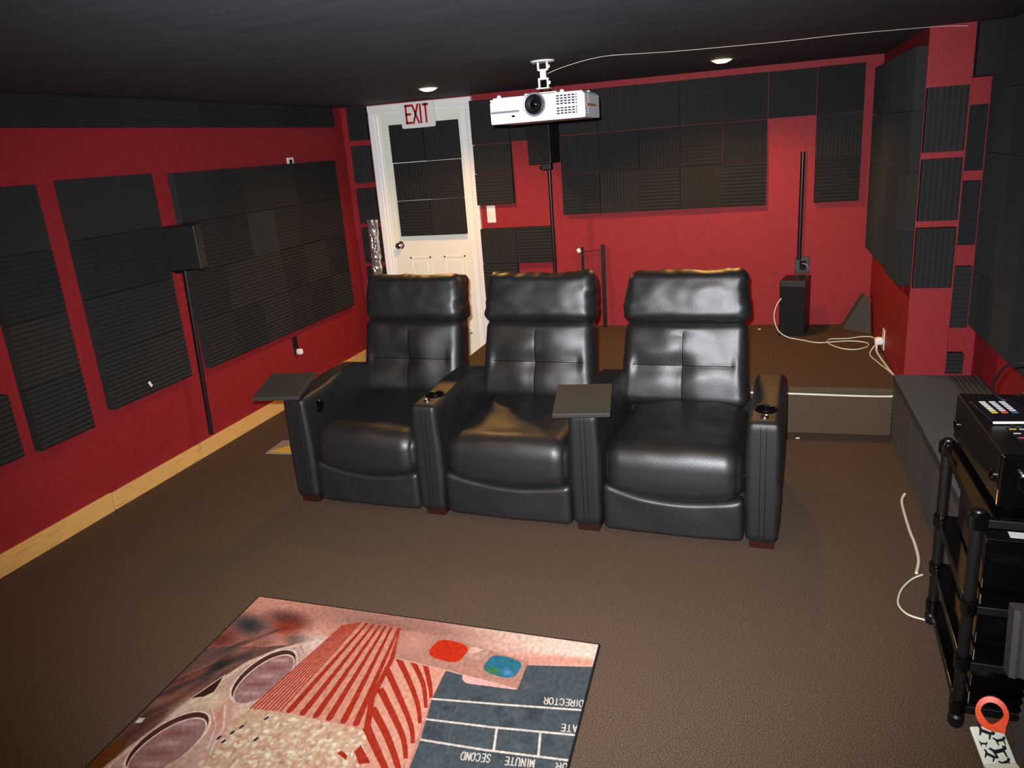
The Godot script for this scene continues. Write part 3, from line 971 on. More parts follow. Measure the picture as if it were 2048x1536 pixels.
	rblob(Vector2(0.60, 0.08), 0.16, 0.05, 0.05, Color(0.62, 0.40, 0.34), 0.7)
	for k in 9:
		var t := k / 8.0
		rline([[lerpf(0.462, 0.525, t), lerpf(0.108, 0.072, t)], [lerpf(0.368, 0.478, t), lerpf(0.602, 0.588, t)]], 0.0062, Color(0.72, 0.25, 0.18))
	var st := [0.552, 0.581, 0.608, 0.634, 0.660, 0.690]
	var sb := [0.508, 0.560, 0.610, 0.660, 0.714, 0.760]
	for k in 6:
		rpoly([[st[k] - 0.005, 0.072], [st[k] + 0.005, 0.073], [sb[k] + 0.0115, 0.578], [sb[k] + 0.007, 0.590], [sb[k] - 0.007, 0.590], [sb[k] - 0.0115, 0.578]], stripe)
	rpoly([[0.692, 0.072], [0.703, 0.074], [0.748, 0.245], [0.768, 0.455], [0.818, 0.595], [0.798, 0.604], [0.748, 0.455], [0.732, 0.25]], stripe)
	# side panel with curved stripes
	var side := [[0.752, 0.246], [0.958, 0.262], [0.958, 0.41], [0.978, 0.56], [0.998, 0.72], [1.02, 0.95], [0.90, 0.95], [0.850, 0.70], [0.820, 0.60], [0.775, 0.455]]
	rpoly(side, Color(0.90, 0.64, 0.56))
	var curved := [
		[[0.869, 0.244], [0.931, 0.351], [0.957, 0.408]],
		[[0.816, 0.239], [0.903, 0.347], [0.957, 0.454]],
		[[0.766, 0.246], [0.857, 0.355], [0.927, 0.452], [0.964, 0.524]],
		[[0.752, 0.315], [0.852, 0.433], [0.939, 0.542], [0.975, 0.609]],
		[[0.770, 0.412], [0.871, 0.522], [0.938, 0.601], [0.977, 0.671]],
		[[0.785, 0.505], [0.878, 0.599], [0.955, 0.693], [0.99, 0.745]],
		[[0.805, 0.590], [0.876, 0.666], [0.937, 0.731], [1.0, 0.81]]]
	for k in 7:
		var cp: Array = curve(curved[k].map(func(q): return Vector3(q[0], q[1], 0)), 5)
		for i in cp.size() - 1:
			rline([[cp[i].x, cp[i].y], [cp[i + 1].x, cp[i + 1].y]], lerpf(0.019, 0.028, k / 6.0) * lerpf(1.0, 0.5, float(i) / cp.size()), stripe)
	rpoly([[0.809, 0.689], [0.818, 0.660], [0.878, 0.717], [0.845, 0.730]], stripe)
	rpoly([[0.758, 0.707], [0.769, 0.695], [0.795, 0.709], [0.799, 0.726]], stripe)
	# clapperboard
	rpoly([[1.464, 0.128], [1.237, 0.172], [1.10, 0.20], [0.958, 0.270], [0.963, 0.419], [0.993, 0.588], [1.01, 0.78], [1.03, 1.2], [1.464, 1.2]], slate_c)
	for k in 46:
		var p := Vector2(rng.randf_range(0.99, 1.44), rng.randf_range(0.24, 0.95))
		rblob(p, rng.randf_range(0.02, 0.06), rng.randf_range(0.015, 0.05), 1.4, Color(0.37, 0.41, 0.43) if k % 2 == 0 else Color(0.23, 0.255, 0.28), 0.6)
	for k in 40:
		var p := Vector2(rng.randf_range(0.98, 1.12), rng.randf_range(0.40, 0.85))
		rline([[p.x, p.y], [p.x + 0.004, p.y + rng.randf_range(0.02, 0.05)]], 0.002, Color(0.38, 0.42, 0.44))
	var chalk := Color(0.90, 0.84, 0.80)
	rline([[0.960, 0.412], [1.20, 0.382], [1.462, 0.345]], 0.009, chalk)
	rline([[0.979, 0.505], [1.20, 0.487], [1.462, 0.456]], 0.009, chalk)
	rline([[0.995, 0.592], [1.20, 0.583], [1.462, 0.560]], 0.009, chalk)
	rline([[1.214, 0.484], [1.232, 0.582]], 0.008, chalk)
	rline([[1.353, 0.470], [1.370, 0.570]], 0.008, chalk)
	rtext("DIRECTOR", Vector2(1.458, 0.300), 0.0176, 0.030, 0.0042, chalk)
	rtext("DATE", Vector2(1.479, 0.412), 0.0190, 0.030, 0.0042, chalk)
	rtext("SECOND", Vector2(1.228, 0.596), 0.0158, 0.030, 0.0040, chalk)
	rtext("MINUTE", Vector2(1.362, 0.582), 0.0168, 0.030, 0.0040, chalk)
	rtext("HOUR", Vector2(1.497, 0.568), 0.0190, 0.030, 0.0042, chalk)
	# cardboard 3D glasses, one red and one blue lens
	rpoly([[1.022, 0.262], [1.030, 0.295], [1.050, 0.312], [1.228, 0.303], [1.2, 0.28]], Color(0.95, 0.72, 0.70))
	rpoly([[0.700, 0.085], [0.834, 0.080], [1.03, 0.112], [1.234, 0.153], [1.232, 0.297], [0.955, 0.262], [0.752, 0.243]], Color(0.76, 0.55, 0.48))
	rblob(Vector2(0.78, 0.14), 0.10, 0.09, 0.0, Color(0.86, 0.60, 0.54), 0.9)
	rell(Vector2(1.04, 0.150), 0.038, 0.040, 0.2, Color(0.80, 0.62, 0.54), 2.6)
	rpoly([[1.005, 0.118], [1.055, 0.124], [1.035, 0.148], [1.005, 0.158]], Color(0.94, 0.76, 0.67))
	rell(Vector2(0.930, 0.160), 0.068, 0.056, 0.16, Color(0.83, 0.20, 0.10), 3.2)
	rell(Vector2(1.150, 0.198), 0.064, 0.052, 0.18, Color(0.20, 0.46, 0.56), 3.2)
	rblob(Vector2(1.12, 0.225), 0.045, 0.025, 0.2, Color(0.26, 0.50, 0.25), 1.0)
	rblob(Vector2(1.175, 0.225), 0.04, 0.025, 0.2, Color(0.34, 0.58, 0.75), 0.9)
	rline([[0.752, 0.245], [0.955, 0.264], [1.232, 0.299]], 0.004, Color(0.93, 0.74, 0.66))
	# lower part of the picture runs on under the frame: darker border of curtains and floor
	for k in 26:
		rblob(Vector2(rng.randf_range(0.0, 1.46), rng.randf_range(1.35, 2.1)), 0.22, 0.12, rng.randf_range(0, 3), [dark, salmon, peach, stripe][k % 4], 0.8)
	var tex := ImageTexture.create_from_image(rimg)
	var m := mat(Color(0.91, 0.91, 0.90), 0.9, 0.0, 0.15)
	m.albedo_texture = tex
	m.normal_enabled = false
	m.detail_enabled = true
	m.detail_blend_mode = BaseMaterial3D.BLEND_MODE_MUL
	m.detail_albedo = noise_tex(0.14, 0.0, [Color(0.78, 0.78, 0.78), Color(1, 1, 1)], 3)
	m.detail_uv_layer = BaseMaterial3D.DETAIL_UV_1
	# slightly skewed pile slab
	var o := Vector3(-1.983, 0, -2.396)
	var ux := Vector3(0.9994, 0, 0.0348)
	var vz := Vector3(0.0316, 0, 0.9995)
	var r := thing("rug", "film-themed printed rug with popcorn, clapperboard and 3D glasses on the brown carpet", "rug", o)
	var g := MB.new()
	var hgt := 0.009
	var nx := 24
	var nz := 34
	var f := func(i: float, j: float) -> Vector3:
		return ux * (W * i / nx) + vz * (L * j / nz) + Vector3(0, hgt, 0)
	for i in nx:
		for j in nz:
			for k in [[i, j], [i + 1, j + 1], [i, j + 1], [i, j], [i + 1, j], [i + 1, j + 1]]:
				g.v(f.call(k[0], k[1]), Vector3.UP, Vector2(float(k[0]) / nx, float(k[1]) / nz))
	part("pile", g.mesh(), m, r)
	g = MB.new()
	var q := [Vector3.ZERO, ux * W, ux * W + vz * L, vz * L]
	for i in 4:
		var a: Vector3 = q[i]
		var b: Vector3 = q[(i + 1) % 4]
		g.tube([a + Vector3(0, 0.0052, 0), b + Vector3(0, 0.0052, 0)], 0.005, 8)
	part("edge_binding", g.mesh(), M.black_matte, r)

# ---------------------------------------------------------------- projector
func build_projector():
	var p := thing("projector", "white video projector with a big round lens hanging from the black ceiling", "projector", Vector3(-1.075, 1.916, -4.0))
	# body: chamfered top-left and top-right shoulders, front face at z = 0
	var outline := [Vector2(-0.243, -0.064), Vector2(0.243, -0.064), Vector2(0.246, -0.055), Vector2(0.246, 0.045), Vector2(0.232, 0.062), Vector2(-0.226, 0.062), Vector2(-0.246, 0.036), Vector2(-0.246, -0.056)]
	var g := MB.new()
	g.prism(outline, 0.375, Transform3D(Basis.IDENTITY, Vector3(0, 0, -0.1905)))
	var rim := outline.map(func(v): return v * Vector2(0.985, 0.96))
	g.prism(rim, 0.392, Transform3D(Basis.IDENTITY, Vector3(0, 0, -0.1905)))
	part("body", g.mesh(), M.proj, p)
	# fine horizontal ribs on the front
	for k in 9:
		part("rib", rbox_mesh(Vector3(-0.148, -0.052 + k * 0.0128, 0.006), Vector3(0.186, 0.0095, 0.002), 0.0006), M.proj, p)
	part("grey_band", rbox_mesh(Vector3(-0.165, -0.008, 0.0075), Vector3(0.15, 0.011, 0.002), 0.0008), M.proj_grey, p)
	part("sensor_window", rbox_mesh(Vector3(-0.123, -0.031, 0.0075), Vector3(0.017, 0.009, 0.002), 0.0008), M.black_gloss, p)
	# lens
	var fwd := Basis(Vector3(1, 0, 0), Vector3(0, 0, 1), Vector3(0, -1, 0))
	var lc := Vector3(-0.008, 0.016, 0.005)
	g = MB.new()
	g.lathe(lc, [Vector2(0.0575, 0.0), Vector2(0.0575, 0.010), Vector2(0.054, 0.014), Vector2(0.049, 0.013), Vector2(0.047, 0.002)], 40, fwd)
	var ring := part("lens_ring", g.mesh(), M.proj_grey, p)
	g = MB.new()
	g.lathe(lc, [Vector2(0.048, 0.003), Vector2(0.046, 0.016), Vector2(0.041, 0.018), Vector2(0.028, 0.010), Vector2(0.024, 0.008)], 40, fwd)
	part("lens_barrel", g.mesh(), M.black, ring)
	g = MB.new()
	g.lathe(lc, [Vector2(0.025, 0.006), Vector2(0.022, 0.012), Vector2(0.014, 0.0165), Vector2(0.006, 0.0185), Vector2(0.0, 0.019)], 32, fwd)
	part("lens_glass", g.mesh(), M.glass, ring)
	# vent grille: dark openings in two blocks on the front right
	for blk in [[4, 0.046, 0.0], [3, -0.012, 0.0]]:
		for r in blk[0]:
			for c in 6:
				var w := 0.0145 if c < 5 else 0.006
				var x := 0.112 + c * 0.0195 - (0.004 if c == 5 else 0.0)
				part("vent_slot", rbox_mesh(Vector3(x, blk[1] - r * 0.0125, 0.0066), Vector3(w, 0.0075, 0.002), 0.0006), M.black, p)
	# right side: rows of small slots and an ochre bar
	for r in 8:
		if r == 4:
			continue
		for c in 3:
			part("vent_slot", rbox_mesh(Vector3(0.2465, 0.044 - r * 0.0125, -0.02 - c * 0.018), Vector3(0.002, 0.007, 0.012), 0.0006), M.proj_grey, p)
	for r in 8:
		part("rib", rbox_mesh(Vector3(0.2465, 0.046 - r * 0.0125, -0.22), Vector3(0.002, 0.006, 0.28), 0.0006), M.proj, p)
	part("side_strip", rbox_mesh(Vector3(0.2475, -0.003, -0.16), Vector3(0.003, 0.012, 0.23), 0.001), M.orange_bar, p)
	# feet on the upturned base, tray plate
	for f in [Vector3(-0.21, 0.068, -0.05), Vector3(0.125, 0.068, -0.04), Vector3(0.205, 0.066, -0.30)]:
		g = MB.new()
		g.lathe(f, [Vector2(0.011, -0.008), Vector2(0.011, 0.004), Vector2(0.008, 0.009), Vector2(0, 0.009)], 14)
		part("foot", g.mesh(), M.proj, p)
	g = MB.new()
	g.rbox(Vector3(-0.005, 0.074, -0.19), Vector3(0.17, 0.006, 0.17), 0.002)
	for sx in [-0.085, 0.075]:
		g.rbox(Vector3(sx, 0.069, -0.12), Vector3(0.006, 0.014, 0.03), 0.002)
	part("mounting_plate", g.mesh(), M.white, p)
	# ceiling mount: round plate, two forks, knuckle
	var mt := thing("projector_mount", "white metal ceiling bracket holding up the projector", "bracket", Vector3(-1.08, CY, -4.19))
	g = MB.new()
	g.lathe(Vector3.ZERO, [Vector2(0.0, -0.008), Vector2(0.058, -0.008), Vector2(0.062, -0.005), Vector2(0.062, 0.0)], 32)
	part("ceiling_plate", g.mesh(), M.white, mt)
	for sx in [-0.046, 0.046]:
		g = MB.new()
		g.lathe(Vector3(sx, -0.008, 0.01), [Vector2(0, -0.006), Vector2(0.005, -0.006), Vector2(0.006, 0.0)], 10)
		part("screw", g.mesh(), M.chrome, mt)
	g = MB.new()
	for sx in [-0.024, 0.024]:
		g.rbox(Vector3(sx, -0.026, 0), Vector3(0.009, 0.042, 0.022), 0.002)
		g.rbox(Vector3(sx * 0.95, -0.108, 0), Vector3(0.009, 0.05, 0.022), 0.002)
	g.rbox(Vector3(0, -0.068, 0), Vector3(0.032, 0.044, 0.02), 0.004)
	g.rbox(Vector3(0, -0.045, 0), Vector3(0.05, 0.010, 0.02), 0.003)
	g.rbox(Vector3(0, -0.088, 0), Vector3(0.05, 0.010, 0.02), 0.003)
	g.rbox(Vector3(0, -0.1345, 0), Vector3(0.07, 0.007, 0.06), 0.003)
	part("fork", g.mesh(), M.white, mt)
	for k in [Vector3(0.031, -0.03, 0), Vector3(0.031, -0.108, 0)]:
		g = MB.new()
		g.lathe(k, [Vector2(0.008, -0.004), Vector2(0.009, 0.0), Vector2(0.008, 0.006), Vector2(0, 0.006)], 12, Basis(Vector3(0, -1, 0), Vector3(1, 0, 0), Vector3(0, 0, 1)))
		part("thumb_screw", g.mesh(), M.white, mt)
	# thin pale wire from the bracket along the ceiling to the pillar
	var y := CY - 0.007
	var wire := MB.new()
	wire.tube(curve([Vector3(-1.055, 2.085, -4.185), Vector3(-1.0, 2.105, -4.21), Vector3(-0.90, 2.13, -4.25), Vector3(-0.79, y, -4.25), Vector3(-0.688, y, -4.25), Vector3(-0.45, y, -4.37), Vector3(-0.228, y, -4.42), Vector3(0.088, y, -4.47), Vector3(0.389, y, -4.46), Vector3(0.70, y, -4.53), Vector3(0.85, y, -4.585), Vector3(0.955, y - 0.01, -4.59)], 5), 0.0014, 6)
	tag(part("ceiling_wire", wire.mesh(), M.cable_white), "thin pale wire running along the black ceiling from projector to pillar", "wire")

# ---------------------------------------------------------------- things on the stage
func build_stage_things():
	var g := MB.new()
	# subwoofer
	var s := thing("subwoofer", "black box subwoofer standing on the carpeted stage by the back wall", "speaker", Vector3(0.262, PY, -5.90), deg_to_rad(-11))
	part("cabinet", rbox_mesh(Vector3(0, 0.20, 0), Vector3(0.176, 0.40, 0.25), 0.006, 2), M.black, s)
	part("grille", rbox_mesh(Vector3(0, 0.185, 0.128), Vector3(0.166, 0.35, 0.014), 0.005), M.black_matte, s)
	part("badge", rbox_mesh(Vector3(-0.005, 0.365, 0.1355), Vector3(0.022, 0.005, 0.003), 0.001), M.chrome, s)
	# slim pole with a connection plate behind it
	var pl := thing("speaker_pole", "slim black pole fixed to the red back wall above the subwoofer", "pole", Vector3(0.29, 0.78, BZ + 0.03))
	g = MB.new()
	g.tube([Vector3(0, 0, 0), Vector3(0.003, 0.77, 0)], 0.0155, 12)
	part("pole", g.mesh(), M.dark_metal, pl)
	for cy in [0.05, 0.7]:
		part("wall_clip", rbox_mesh(Vector3(0, cy, -0.016), Vector3(0.02, 0.05, 0.03), 0.003), M.black, pl)
	var op := thing("wall_plate", "small black wall plate with a looped lead above the subwoofer", "plate", Vector3(0.315, 0.735, BZ))
	part("plate", rbox_mesh(Vector3(0, 0, 0.006), Vector3(0.098, 0.125, 0.012), 0.003), M.black, op)
	part("insert", rbox_mesh(Vector3(0.004, 0.0, 0.013), Vector3(0.045, 0.07, 0.006), 0.003), M.black_matte, op)
	g = MB.new()
	g.tube(curve([Vector3(-0.004, 0.012, 0.016), Vector3(0.006, 0.02, 0.05), Vector3(0.026, 0.012, 0.06), Vector3(0.042, -0.012, 0.04), Vector3(0.046, -0.03, 0.014)]), 0.0022, 6)
	part("lead", g.mesh(), M.cable_white, op)
	# speaker on a tall thin stand
	var sp := thing("speaker", "black bookshelf speaker on a tall stand, partly behind the projector", "speaker", Vector3(-1.537, 1.60, -5.80))
	part("cabinet", rbox_mesh(Vector3(0, 0.14, -0.06), Vector3(0.172, 0.28, 0.30), 0.006, 2), M.black, sp)
	part("grille", rbox_mesh(Vector3(0, 0.145, 0.096), Vector3(0.164, 0.265, 0.016), 0.005), M.black_matte, sp)
	part("badge", rbox_mesh(Vector3(-0.005, 0.03, 0.1045), Vector3(0.02, 0.006, 0.003), 0.001), M.chrome, sp)
	var ss := thing("speaker_stand", "tall thin black stand carrying the speaker behind the middle seat", "stand", Vector3(-1.507, PY, -5.86))
	g = MB.new()
	g.tube([Vector3(0, 0.012, 0), Vector3(0, 1.27, 0)], 0.0145, 12)
	part("pole", g.mesh(), M.dark_metal, ss)
	g = MB.new()
	g.rbox(Vector3(-0.012, 1.29, 0.01), Vector3(0.075, 0.05, 0.08), 0.006)
	part("bracket", g.mesh(), M.black, ss)
	g = MB.new()
	g.lathe(Vector3(-0.055, 1.285, 0.02), [Vector2(0.011, -0.008), Vector2(0.012, 0.0), Vector2(0.011, 0.012), Vector2(0, 0.013)], 12, Basis(Vector3(0, 1, 0), Vector3(-1, 0, 0), Vector3(0, 0, 1)))
	part("clamp_knob", g.mesh(), M.dark_metal, ss)
	g = MB.new()
	g.lathe(Vector3.ZERO, [Vector2(0.125, 0.0), Vector2(0.125, 0.008), Vector2(0.12, 0.012), Vector2(0.0, 0.014)], 28)
	part("base", g.mesh(), M.black, ss)
	# two perforated rails joined by a rod, leaning on the wall
	var rf := thing("metal_rail_frame", "pair of dark metal rails joined by a thin rod, leaning on the back wall", "frame", Vector3(-1.255, PY, -6.09))
	var lean := Basis(Vector3.RIGHT, deg_to_rad(-3.0))
	for k in [[-0.083, 0.645, 0.022], [0.083, 0.66, 0.034]]:
		g = MB.new()
		g.rbox(lean * Vector3(k[0], k[1] * 0.5 + 0.002, 0.0), Vector3(k[2] * 0.32, k[1], 0.022), 0.002, 1, lean)
		g.rbox(lean * Vector3(k[0] - k[2] * 0.36, k[1] * 0.5 + 0.002, 0.006), Vector3(k[2] * 0.28, k[1], 0.012), 0.002, 1, lean)
		g.rbox(lean * Vector3(k[0] + k[2] * 0.36, k[1] * 0.5 + 0.002, 0.006), Vector3(k[2] * 0.28, k[1], 0.012), 0.002, 1, lean)
		part("rail", g.mesh(), M.dark_metal, rf)
	g = MB.new()
	g.tube([lean * Vector3(-0.083, 0.612, 0.008), lean * Vector3(0.083, 0.618, 0.008)], 0.0035, 8)
	part("rod", g.mesh(), M.chrome, rf)
	g = MB.new()
	g.rbox(lean * Vector3(-0.112, 0.62, 0.006), Vector3(0.032, 0.036, 0.024), 0.010, 3, Basis(Vector3(0, 0, 1), 0.5))
	part("knob", g.mesh(), M.white, rf)
	# light switch by the door
	var sw := thing("light_switch", "white rocker light switch on the red wall right of the door", "switch", Vector3(-2.09, 1.222, BZ))
	part("plate", rbox_mesh(Vector3(0, 0, 0.003), Vector3(0.074, 0.138, 0.006), 0.0025), M.white, sw)
	part("rocker", rbox_mesh(Vector3(0.003, -0.002, 0.008), Vector3(0.034, 0.07, 0.007), 0.002, 1, Basis(Vector3.RIGHT, 0.06)), M.white, sw)
	# silver foil roll in the corner beside the door
	g = MB.new()
	var pts := []
	var nz := leather_noise(5, 9.0)
	var prof := []
	for k in 41:
		var y := k / 40.0 * 1.24
		prof.append(Vector2(0.042 + nz.get_noise_1d(y * 2.2) * 0.012 + (0.008 if k == 40 else 0.0), y))
	prof.append(Vector2(0.0, 1.235))
	g.lathe(Vector3.ZERO, prof, 22)
	var fr := part("foil_roll", g.mesh(), M.foil, self, Transform3D(Basis(Vector3(0, 0, 1), deg_to_rad(-1.6)), Vector3(-3.118, 0, -5.97)))
	tag(fr, "tall shiny silver foil-wrapped roll standing in the corner left of the door", "roll")
	# folded foam wedge in the right corner of the stage
	var A := Vector3(0.60, PY + 0.002, -5.99)
	var B := Vector3(0.772, PY + 0.002, -5.83)
	var C := Vector3(0.778, 0.50, -5.99)
	var D := Vector3(0.742, 0.535, -6.03)
	var back := Vector3(-0.012, 0, -0.07)
	g = MB.new()
	var fr4 := [A, B, C, D]
	g.quad(A, B, C, D)
	g.quad(D + back, C + back, B + back, A + back)
	for i in 4:
		var p: Vector3 = fr4[i]
		var q: Vector3 = fr4[(i + 1) % 4]
		g.quad(p, p + back, q + back, q)
	tag(part("foam_offcut", g.mesh(), M.foam_light), "loose grey foam offcut propped in the right corner of the stage", "foam")
	# white outlet on the alcove wall with plugs
	var ou := thing("power_outlet", "white wall outlet with a plugged-in adapter low on the right stage wall", "outlet", Vector3(AX, 0.366, -5.37))
	part("plate", rbox_mesh(Vector3(-0.003, 0, 0), Vector3(0.006, 0.135, 0.075), 0.0025), M.white, ou)
	part("plug", rbox_mesh(Vector3(-0.03, -0.012, 0.0), Vector3(0.05, 0.05, 0.05), 0.016, 3), M.white, ou)
	# cables
	g = MB.new()
	var cy := PY + 0.004
	g.tube(curve([Vector3(0.164, 0.566, -5.762), Vector3(0.132, 0.513, -5.75), Vector3(0.118, 0.429, -5.745), Vector3(0.150, 0.335, -5.735), Vector3(0.215, 0.292, -5.715), Vector3(0.309, cy, -5.643), Vector3(0.403, cy, -5.573), Vector3(0.52, cy, -5.60), Vector3(0.62, cy, -5.622), Vector3(0.70, cy, -5.59), Vector3(0.722, cy, -5.53), Vector3(0.697, cy, -5.456), Vector3(0.623, cy, -5.395), Vector3(0.549, cy, -5.42), Vector3(0.49, cy, -5.507), Vector3(0.468, cy, -5.60), Vector3(0.496, cy + 0.004, -5.657), Vector3(0.60, cy, -5.69), Vector3(0.70, cy, -5.74), Vector3(0.772, cy, -5.72), Vector3(0.778, cy, -5.55), Vector3(0.755, 0.33, -5.40), Vector3(0.752, 0.352, -5.37)], 7), 0.004, 7)
	tag(part("loose_cable", g.mesh(), M.cable_white), "thin white cord looping over the stage carpet from the subwoofer to the outlet", "cord")
	g = MB.new()
	g.tube(curve([Vector3(0.752, 0.345, -5.365), Vector3(0.745, cy + 0.012, -5.33), Vector3(0.752, cy, -5.2), Vector3(0.765, cy, -4.95), Vector3(0.776, cy + 0.002, -4.74), Vector3(0.765, 0.275, -4.60), Vector3(0.742, 0.255, -4.545), Vector3(0.71, 0.244, -4.551), Vector3(0.512, 0.243, -4.553), Vector3(0.142, 0.249, -4.553), Vector3(-0.3, 0.25, -4.553)], 7), 0.0062, 7)
	tag(part("extension_cord", g.mesh(), M.cable_white), "thick white cord stapled along the front edge of the stage", "cord")
	g = MB.new()
	g.tube(curve([Vector3(0.752, 0.34, -5.375), Vector3(0.70, cy + 0.004, -5.28), Vector3(0.722, cy, -5.1), Vector3(0.752, cy, -4.95), Vector3(0.772, cy + 0.004, -4.8), Vector3(0.783, 0.30, -4.68)], 7), 0.004, 7)
	tag(part("loose_cable", g.mesh(), M.cable_white), "second white cord dropping from the outlet along the right edge of the stage", "cord")

# ---------------------------------------------------------------- left wall things
func build_left_things():
	var g := MB.new()
	var sp := thing("speaker", "black bookshelf speaker mounted on the left wall between foam panels", "speaker", Vector3(-3.165, 1.322, -3.775), deg_to_rad(20))
	part("cabinet", rbox_mesh(Vector3(0, 0, 0.0), Vector3(0.18, 0.255, 0.125), 0.006, 2), M.black, sp)
	part("grille", rbox_mesh(Vector3(0, 0, 0.068), Vector3(0.17, 0.243, 0.014), 0.005), M.black_matte, sp)
	var po := thing("speaker_post", "thin black post on the red left wall under the left speaker", "post", Vector3(-3.275, 0.145, -3.808))
	po.rotation.x = deg_to_rad(-2.7)
	g = MB.new()
	g.rbox(Vector3(0, 0.525, 0), Vector3(0.022, 1.05, 0.024), 0.005)
	g.rbox(Vector3(0.001, 0.52, 0), Vector3(0.026, 1.036, 0.010), 0.004)
	part("post", g.mesh(), M.black, po)
	g = MB.new()
	g.rbox(Vector3(-0.036, 1.03, 0), Vector3(0.06, 0.03, 0.018), 0.004)
	part("bracket", g.mesh(), M.black, po)
	# small plate peeping over the foam
	var wp := thing("wall_plate", "small white wall plate peeping above the foam on the left wall", "plate", Vector3(LX, 1.72, -5.28))
	part("plate", rbox_mesh(Vector3(0.004, 0, 0), Vector3(0.008, 0.125, 0.085), 0.003), M.white, wp)
	part("socket", rbox_mesh(Vector3(0.009, 0.022, 0), Vector3(0.004, 0.05, 0.035), 0.0015), M.black_matte, wp)
	# white bulb night light in a dark outlet
	var nl := thing("night_light", "small white night light plugged into a dark outlet low on the left wall", "light", Vector3(LX, 0.40, -4.97))
	part("outlet_plate", rbox_mesh(Vector3(0.004, 0.02, 0), Vector3(0.008, 0.135, 0.06), 0.003), M.black, nl)
	part("bulb", rbox_mesh(Vector3(0.032, -0.03, 0.0), Vector3(0.05, 0.045, 0.036), 0.014, 3), M.white, nl)
	# magazine under the edge of the sofa
	var mg := thing("magazine", "grey and yellow magazine lying on the carpet left of the sofa", "magazine", Vector3(-2.82, 0, -3.99), deg_to_rad(3))
	part("pages", rbox_mesh(Vector3(0, 0.004, 0), Vector3(0.27, 0.008, 0.22), 0.002), mat(Color(0.55, 0.50, 0.47), 0.6), mg)
	g = MB.new()
	g.prism([Vector2(-0.125, 0.09), Vector2(-0.04, -0.01), Vector2(0.13, 0.0), Vector2(0.13, 0.105)].map(func(v): return Vector2(v.x, -v.y + 0.0)), 0.0012, Transform3D(Basis(Vector3(1, 0, 0), Vector3(0, 0, -1), Vector3(0, 1, 0)), Vector3(0, 0.0084, -0.0)))
	part("cover_picture", g.mesh(), M.yellow, mg)
	# two white flecks left on the foam
	g = MB.new()
	g.rbox(Vector3(0.003, 0, 0), Vector3(0.006, 0.035, 0.016), 0.002)
	tag(part("tape_scrap", g.mesh(), M.white, self, Transform3D(Basis(Vector3.RIGHT, 0.5), Vector3(LX + 0.051, 0.60, -3.42))), "small pale scrap of tape on the lower edge of a left wall foam tile", "scrap")

